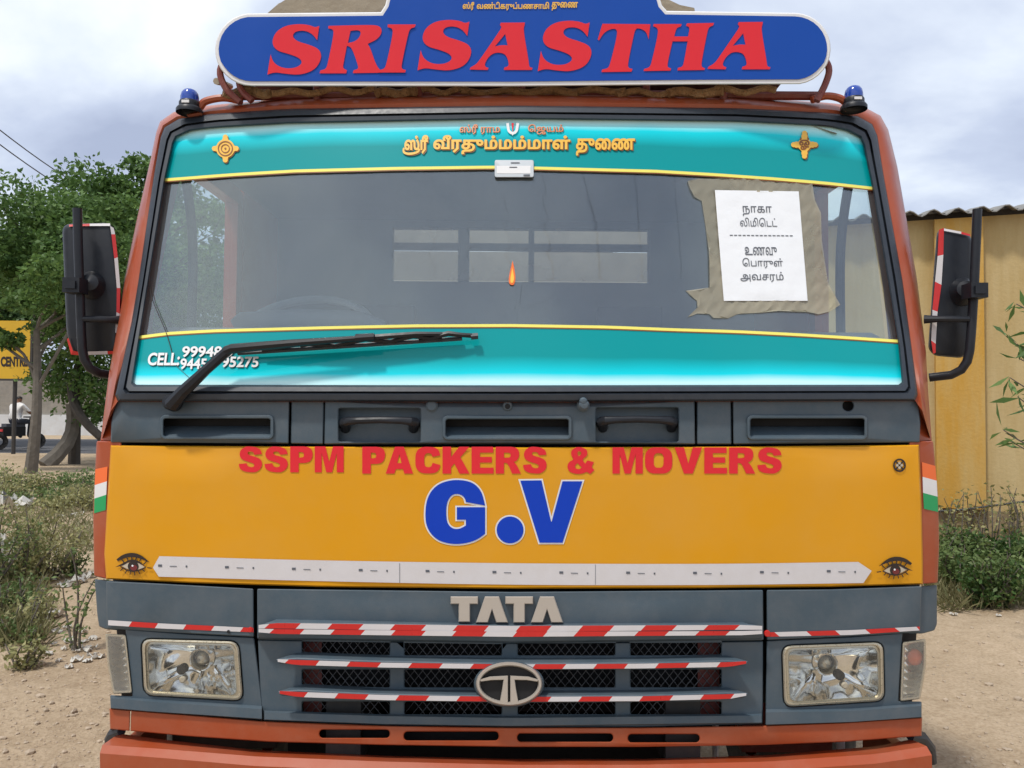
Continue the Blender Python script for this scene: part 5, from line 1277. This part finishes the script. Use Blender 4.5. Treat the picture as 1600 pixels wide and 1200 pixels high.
# utility pole that carries them, hidden in the crowns
# rider on a scooter
def rider():
    y = 26.0; x = gx(31, y); s = empty('scooter', (x, y, .05), 'dark scooter ridden along the road past the grey tree trunk', 'scooter')
    for dx in (-.62, .62):
        b = MB(); b.lathe((x + dx * .5, y + dx * .8, .30), (.8, -.5, 0), [(.12, -.05), (.24, -.05), (.26, 0), (.24, .05), (.12, .05)], 20); b.build('wheel', 'tyre', s)
    b = MB(); b.box((x - .12, y - .2, .62), (.34, .7, .30), Matrix.Rotation(-.5, 3, 'Z')); b.build('body', 'void', s)
    b = MB(); b.box((x - .1, y - .15, .82), (.28, .6, .10), Matrix.Rotation(-.5, 3, 'Z')); b.build('seat', 'seat', s)
    b = MB(); b.tube([(x + .3, y + .5, .35), (x + .18, y + .3, 1.05)], .05, 8); b.tube([(x - .12, y + .42, 1.08), (x + .48, y + .15, 1.08)], .025, 8); b.build('handlebar', 'steel', s)
    b = MB(); b.box((x - .25, y - .52, .66), (.22, .06, .08), Matrix.Rotation(-.5, 3, 'Z')); b.build('tail_lamp', 'redtape', s)
    # one continuous skinned figure
    J = [(-.08, -.1, .92), (-.08, -.08, 1.15), (-.06, -.02, 1.40), (-.05, 0, 1.50), (-.04, .03, 1.58), (-.04, .05, 1.72),
         (-.27, .03, 1.40), (-.33, .22, 1.18), (-.16, .42, 1.10), (.16, -.10, 1.40), (.32, .02, 1.18), (.34, .22, 1.10),
         (-.22, -.02, .90), (-.20, .42, .88), (-.22, .36, .42), (-.20, .46, .36), (.10, -.16, .90), (.22, .25, .88), (.20, .18, .42), (.24, .28, .36)]
    Ed = [(0, 1), (1, 2), (2, 3), (3, 4), (4, 5), (2, 6), (6, 7), (7, 8), (2, 9), (9, 10), (10, 11), (0, 12), (12, 13), (13, 14), (14, 15), (0, 16), (16, 17), (17, 18), (18, 19)]
    rad = [.17, .17, .17, .06, .09, .10, .075, .055, .045, .075, .055, .045, .11, .085, .06, .05, .11, .085, .06, .05]
    me = bpy.data.meshes.new('person'); me.from_pydata([Vector(j) for j in J], Ed, [])
    o = bpy.data.objects.new('person', me); COL.objects.link(o); o.location = (x, y, .05)
    o.modifiers.new('skin', 'SKIN'); sb = o.modifiers.new('sub', 'SUBSURF'); sb.levels = sb.render_levels = 2
    for i, r in enumerate(rad): me.skin_vertices[0].data[i].radius = (r, r)
    me.skin_vertices[0].data[0].use_root = True
    dg = bpy.context.evaluated_depsgraph_get(); nm = bpy.data.meshes.new_from_object(o.evaluated_get(dg)); o.modifiers.clear(); o.data = nm
    nm.materials.clear(); nm.materials.append(M['white']); nm.materials.append(mat('dark_trousers', (.03, .035, .05), .8)); nm.materials.append(mat('skin', (.20, .10, .06), .6)); nm.materials.append(mat('hair', (.012, .01, .01), .5))
    for p in nm.polygons:
        p.use_smooth = True; c = p.center
        p.material_index = 3 if c.z > 1.62 else 2 if c.z > 1.5 or (c.z < 1.22 and (abs(c.x + .05) > .27 or c.y > .2) and c.z > 1.0) else 1 if c.z < .98 else 0
    tag(o, 'person in a white shirt riding the scooter away along the road', 'person')
rider()

# ---- yellow building on the right
WA = Vector((gx(1280, 9.3), 9.3, 0)); WB = Vector((gx(1640, 8.55), 8.55, 0))
WD = (WB - WA).normalized(); WN = Vector((WD.y, -WD.x, 0))       # normal towards the viewer
def wallpt(s, n, z): return WA + WD * s + WN * n + Vector((0, 0, z))
WROT = Matrix.Rotation(math.atan2(WD.y, WD.x), 3, 'Z')
def wall_mat(name, c, stain):
    m = bpy.data.materials.new(name); m.use_nodes = True
    nt = m.node_tree; N, L = nt.nodes.new, nt.links.new; b = nt.nodes['Principled BSDF']; b.inputs['Roughness'].default_value = .9
    tc = N('ShaderNodeTexCoord'); mp = N('ShaderNodeMapping'); mp.inputs['Scale'].default_value = (2.2, 2.2, .35); L(tc.outputs['Object'], mp.inputs[0])
    n = N('ShaderNodeTexNoise'); n.inputs['Scale'].default_value = 1.6; n.inputs['Detail'].default_value = 9; n.inputs['Roughness'].default_value = .65; L(mp.outputs[0], n.inputs['Vector'])
    r = N('ShaderNodeValToRGB'); e = r.color_ramp.elements; e[0].position, e[0].color = .34, (*stain, 1); e[1].position, e[1].color = .62, (*c, 1); L(n.outputs['Fac'], r.inputs['Fac'])
    n2 = N('ShaderNodeTexNoise'); n2.inputs['Scale'].default_value = 30; n2.inputs['Detail'].default_value = 6; L(tc.outputs['Object'], n2.inputs['Vector'])
    bp = N('ShaderNodeBump'); bp.inputs['Strength'].default_value = .35; bp.inputs['Distance'].default_value = .01; L(n2.outputs['Fac'], bp.inputs['Height']); L(bp.outputs[0], b.inputs['Normal'])
    L(r.outputs['Color'], b.inputs['Base Color']); return m
def building():
    t = empty('yellow_building', wallpt(0, 0, 0), 'yellow walled shed with a corrugated roof edge and ochre pillars', 'building')
    zt = at(1450, 346, 9.0).z; zc = at(1530, 795, 8.75).z; zl = at(1530, 846, 8.7).z
    L0, L1 = -1.2, 9.0
    def wbox(s0, s1, n0, n1, z0, z1, name, m, par=t):
        b = MB(); b.box(wallpt((s0 + s1) / 2, (n0 + n1) / 2, (z0 + z1) / 2), (s1 - s0, n1 - n0, z1 - z0), WROT); return b.build(name, m, par)
    wbox(L0, L1, -.25, 0, zl, zt, 'wall', wall_mat('pale_yellow_wall', (.51, .395, .20), (.42, .30, .12)))
    wbox(L0, L1, -.25, .03, 0, zl, 'plinth', wall_mat('dirty_plinth', (.22, .18, .12), (.10, .085, .06)))
    wbox(L0, L1, 0.0, .05, zl - .012, zl + .012, 'plinth_edge', 'cream')
    wbox(L0, L1, 0.0, .012, zl + .014, zc - .02, 'weathered_band', wall_mat('weathered_plaster', (.40, .31, .17), (.12, .095, .06)))
    def s_of(u): d = rayd(u, 640); return min(np.linspace(-1, 9, 1200), key=lambda s: abs((wallpt(s, 0, 0) - CAM).x / (wallpt(s, 0, 0) - CAM).y - d.x))
    a, c = s_of(1461), s_of(1536)
    ochre = wall_mat('ochre_pillar', (.52, .285, .045), (.53, .38, .15))
    for k in (0, 3.1, -3.1):
        if L0 < a + k < L1: wbox(a + k, c + k, 0, .09, zc, zt - .02, 'pillar', ochre)
    # corrugated roof sheet: wave profile, each crest built
    vs, fs = [], []; n = 260; amp, wl = .035, .235
    for i in range(n + 1):
        s = L0 - .1 + (L1 - L0 + .2) * i / n; z = zt + .035 + amp * math.cos(2 * math.pi * s / wl)
        for nn, dz in ((.22, 0), (.22, -.012), (-.3, .10), (-3.4, .55)): vs.append(wallpt(s, nn, z + dz))
    for i in range(n):
        o = i * 4
        for a_, b_ in ((0, 1), (0, 2), (2, 3)): fs.append((o + a_, o + 4 + a_, o + 4 + b_, o + b_))
    mk('corrugated_roof', vs, fs, mat('weathered_sheet', (.20, .20, .19), .8, var=.3, scale=6, dust=.3), t, 60)
    wbox(L0, L1, -.2, -.02, zt - .02, zt + .07, 'eaves_board', 'steel')
    wbox(L0, L0 + .25, -4, -.25, 0, zt, 'side_wall', wall_mat('side_wall_yellow', (.52, .40, .20), (.42, .31, .14)))
    b = MB(); pts = [wallpt(s_of(u), .16, at(u, v, (wallpt(s_of(u), .16, 0)).y).z) for u, v in ((1440, 800), (1500, 796), (1560, 788), (1620, 780), (1760, 770))]
    b.tube(pts, .012, 6); tag(b.build('wall_cable', 'black'), 'black cable strung along the foot of the yellow wall', 'cable')
building()

# ---- shrubs and weeds
def shrub(x, y, h, r, n, leaf, m, label, group, seed, stems=9, name='shrub'):
    rg = random.Random(seed); nr = np.random.default_rng(seed); z0 = ground_h(x, y)
    t = empty(name, (x, y, z0), label, 'shrub', group); b = MB(); cs = []
    for i in range(stems):
        a = rg.uniform(0, 6.28); rr = r * rg.uniform(.15, 1); e_ = Vector((x + math.cos(a) * rr, y + math.sin(a) * rr * .7, z0 + h * rg.uniform(.55, 1)))
        p = limb(b, (x + math.cos(a) * r * .1, y + math.sin(a) * r * .1, z0 - .03), e_, .009, .003, rg, 5, .15)
        k = n // stems; tt = nr.uniform(.2, 1.05, k); P = np.array([tuple(q) for q in p])
        c = np.c_[np.interp(tt * 5, range(6), P[:, 0]), np.interp(tt * 5, range(6), P[:, 1]), np.interp(tt * 5, range(6), P[:, 2])]
        cs.append(c + nr.normal(size=(k, 3)) * (r * .16, r * .14, h * .07))
    b.build('stem', 'bark', t); leaves_mesh('foliage', np.vstack(cs), leaf, m, t, up=-.2, rng=nr)
def gp(u, v):      # ground point seen at a pixel
    d = rayd(u, v); k = -CAM.z / d.z; return CAM + d * k
R5 = random.Random(5)
gl, gr = 'weeds on the open ground beside the road', 'weeds along the foot of the yellow wall'
for i, (u, v, h, r, n, m) in enumerate(((28, 915, .66, .46, 2000, 'dryweed'), (74, 905, .42, .30, 900, 'dryweed'), (112, 900, .22, .2, 450, 'weed'), (-30, 925, .75, .5, 1600, 'weed'))):
    p = gp(u, v); shrub(p.x, p.y, h, r, n, .036, m, ['bushy yellow-green shrub on the rubbish-strewn ground', 'yellowish fading shrub beside the bushy yellow-green one', 'low dark green weed next to the cab corner', 'tall green weed at the edge of the bushy shrub'][i], gl, 40 + i, 14)
for i in range(7):
    u = R5.uniform(-20, 60); v = R5.uniform(950, 1005); p = gp(u, v); shrub(p.x, p.y, R5.uniform(.15, .3), R5.uniform(.2, .3), 300, .035, 'weed' if i % 2 else 'dryweed', 'short scrappy weed on the bare ground in front of the bushy shrub', gl, 60 + i, 7)
for i in range(16):
    u = -30 + i * 13 + R5.uniform(-5, 5); v = R5.uniform(758, 800); p = gp(u, v); shrub(p.x, p.y, R5.uniform(.2, .5), R5.uniform(.3, .6), 380, .06, R5.choice(['weed', 'dryweed', 'leaf2']), 'wayside weed growing under the trees by the road', gl, 80 + i, 8)
p = gp(120, 1012); shrub(p.x, p.y, .62, .16, 160, .035, 'weed', 'thin sparse weed stalk rising from the rubbish heap', gl, 120, 4)
p = gp(35, 1040); shrub(p.x, p.y, .16, .16, 260, .04, 'dryweed', 'low dry brown tuft on the sandy ground', gl, 121, 9)
for i in range(17):
    u = 1462 + i * 14 + R5.uniform(-6, 6); v = R5.uniform(880, 948); p = gp(u, v); shrub(p.x, p.y, R5.uniform(.22, .46), R5.uniform(.26, .40), 850, .045, R5.choice(['weed', 'weed', 'leaf2']), 'green weed in the thick growth along the yellow wall', gr, 140 + i, 11)
for i in range(9):
    u = 1300 + i * 17 + R5.uniform(-6, 6); v = R5.uniform(850, 905); p = gp(u, v); shrub(p.x, p.y, R5.uniform(.25, .5), R5.uniform(.28, .42), 500, .05, R5.choice(['weed', 'dryweed']), 'weed at the wall foot behind the truck', gr, 190 + i, 8)
for i in range(6):
    u = 1470 + i * 26; p = gp(u, 866); shrub(p.x, p.y, R5.uniform(.55, .8), .22, 120, .05, 'dryweed', 'dry brown stalk against the foot of the yellow wall', gr, 170 + i, 6)
# leafy branches reaching in on the right
def branch_tree():
    t = empty('oleander_bush', (3.95, 5.0, 0), 'slender bush with long narrow leaves beside the yellow wall', 'bush')
    b = MB(); rg = random.Random(9); V, nr = [], np.random.default_rng(9)
    for u, v in ((1572, 525), (1588, 475), (1578, 590), (1568, 672), (1592, 560), (1590, 620), (1580, 690), (1640, 420), (1660, 560), (1700, 640), (1650, 690)):
        e_ = at(u, v, 4.8 + rg.uniform(-.2, .3)); p = limb(b, (3.95 + rg.uniform(-.1, .1), 5.0 + rg.uniform(-.1, .1), rg.uniform(.2, .8)), (max(3.35, e_.x + .35), e_.y, e_.z - .22), .014, .008, rg, 5, .1)
        q = limb(b, p[-1], e_, .008, .003, rg, 4, .1)
        for pt in q[1:]:
            for k in range(4): V.append(np.array(pt) + nr.normal(size=3) * .012)
    b.build('stem', 'bark', t); leaves_mesh('foliage', np.array(V), .12, 'leaf', t, up=.1, aspect=.22, rng=nr)
branch_tree()

# ---- rubbish, pebbles, grass
def scrap(u, v, s, seed, label, m='plastic', lift=1.0):
    rg = random.Random(seed); p = gp(u, v); z0 = ground_h(p.x, p.y); n = 6; vs, fs = [], []; ra = rg.uniform(0, 3); ca, sa = math.cos(ra), math.sin(ra); asp = rg.uniform(.5, 1.6)
    for j in range(n):
        for i in range(n):
            a, b_ = (i / (n - 1) - .5) * asp, (j / (n - 1) - .5); q = max(.45, 1 - .9 * (a * a + b_ * b_)) * rg.uniform(.75, 1.1)
            vs.append((p.x + (a * ca - b_ * sa) * s * q, p.y + (a * sa + b_ * ca) * s * q, z0 + .006 + rg.random() ** 1.5 * s * .55 * lift))
    for j in range(n - 1):
        for i in range(n - 1):
            if rg.random() > .12: fs.append((j * n + i, j * n + i + 1, (j + 1) * n + i + 1, (j + 1) * n + i))
    tag(mk('plastic_scrap', vs, fs, m, None, 20), label, 'litter', 'plastic litter on the ground')
scrap(25, 792, .55, 1, 'pale crumpled plastic bag among the roadside weeds'); scrap(75, 958, .26, 2, 'flat white plastic sheet on the sand beside the cab corner', lift=.4)
scrap(3, 893, .30, 3, 'white plastic bag caught in the bushy shrub', lift=2)
for i, (u, v, s) in enumerate(((110, 786, .22), (120, 806, .25), (95, 808, .16), (100, 917, .16), (118, 912, .22), (140, 905, .2), (75, 908, .18), (60, 935, .14), (90, 985, .10), (110, 1000, .12), (140, 1012, .12), (75, 1020, .08), (120, 1030, .10), (150, 1025, .12), (38, 965, .08), (105, 975, .08), (128, 985, .09), (132, 1000, .06), (100, 1012, .07), (146, 996, .08), (118, 1016, .06), (85, 1005, .06), (66, 990, .07), (136, 1032, .07), (108, 1042, .06), (92, 1030, .05))):
    scrap(u, v, s, 10 + i, 'torn scrap of white plastic lying on the sandy ground', lift=.5)
for i, (u, v, s) in enumerate(((1490, 958, .07), (1560, 962, .05))): scrap(u, v, s, 50 + i, 'small pale scrap of litter below the weeds by the wall', lift=.5)
b = MB(); b.tube([gp(u, v) + Vector((0, 0, .03 + h)) for u, v, h in ((55, 918, 0), (70, 912, .02), (80, 905, .02), (86, 890, .06), (88, 880, .1))], .012, 6); tag(b.build('plastic_strip', 'plastic'), 'curled white plastic strip lying below the bushy shrub', 'litter')
def pebbles():
    nr = np.random.default_rng(3); V, F = [], []
    ico = [(0, 0, 1), (.89, 0, .45), (.28, .85, .45), (-.72, .53, .45), (-.72, -.53, .45), (.28, -.85, .45), (.72, .53, -.45), (-.28, .85, -.45), (-.89, 0, -.45), (-.28, -.85, -.45), (.72, -.53, -.45), (0, 0, -1)]
    ft = [(0, 1, 2), (0, 2, 3), (0, 3, 4), (0, 4, 5), (0, 5, 1), (1, 6, 2), (2, 7, 3), (3, 8, 4), (4, 9, 5), (5, 10, 1), (6, 7, 2), (7, 8, 3), (8, 9, 4), (9, 10, 5), (10, 6, 1), (11, 7, 6), (11, 8, 7), (11, 9, 8), (11, 10, 9), (11, 6, 10)]
    for i in range(3600):
        u = nr.uniform(-60, 230) if nr.random() < .75 else nr.uniform(1430, 1660); v = nr.uniform(930, 1260) if nr.random() < .8 else nr.uniform(850, 1000)
        p = gp(u, v); s = .0045 * nr.uniform(.4, 1.2) * (1 + 3.6 * nr.random() ** 9); b0 = len(V); q = nr.uniform(.5, 1.3, 3); z0 = ground_h(p.x, p.y)
        V += [(p.x + a * s * q[0], p.y + b_ * s * q[1], z0 + c * s * q[2] * .7 + s * .2) for a, b_, c in ico]; F += [(a + b0, b_ + b0, c + b0) for a, b_, c in ft]
    tag(mk('pebbles', V, F, 'pebble', None, 0), 'loose pebbles scattered over the sandy ground', 'pebbles', kind='stuff')
pebbles()
def grass():
    nr = np.random.default_rng(4); C = []
    for i in range(9000):
        u = nr.uniform(-80, 200); v = nr.uniform(745, 870)
        if nr.random() < .35: u, v = nr.uniform(-60, 70), nr.uniform(870, 1010)
        if nr.random() < .3: u, v = nr.uniform(1455, 1680), nr.uniform(875, 955)
        p = gp(u, v); C.append((p.x, p.y, ground_h(p.x, p.y)))
    o = leaves_mesh('dry_grass', np.array(C), .16, 'grassm', None, up=-1.4, aspect=.09, rng=nr)
    tag(o, 'thin dry grass growing on the waste ground', 'grass', kind='stuff')
grass()
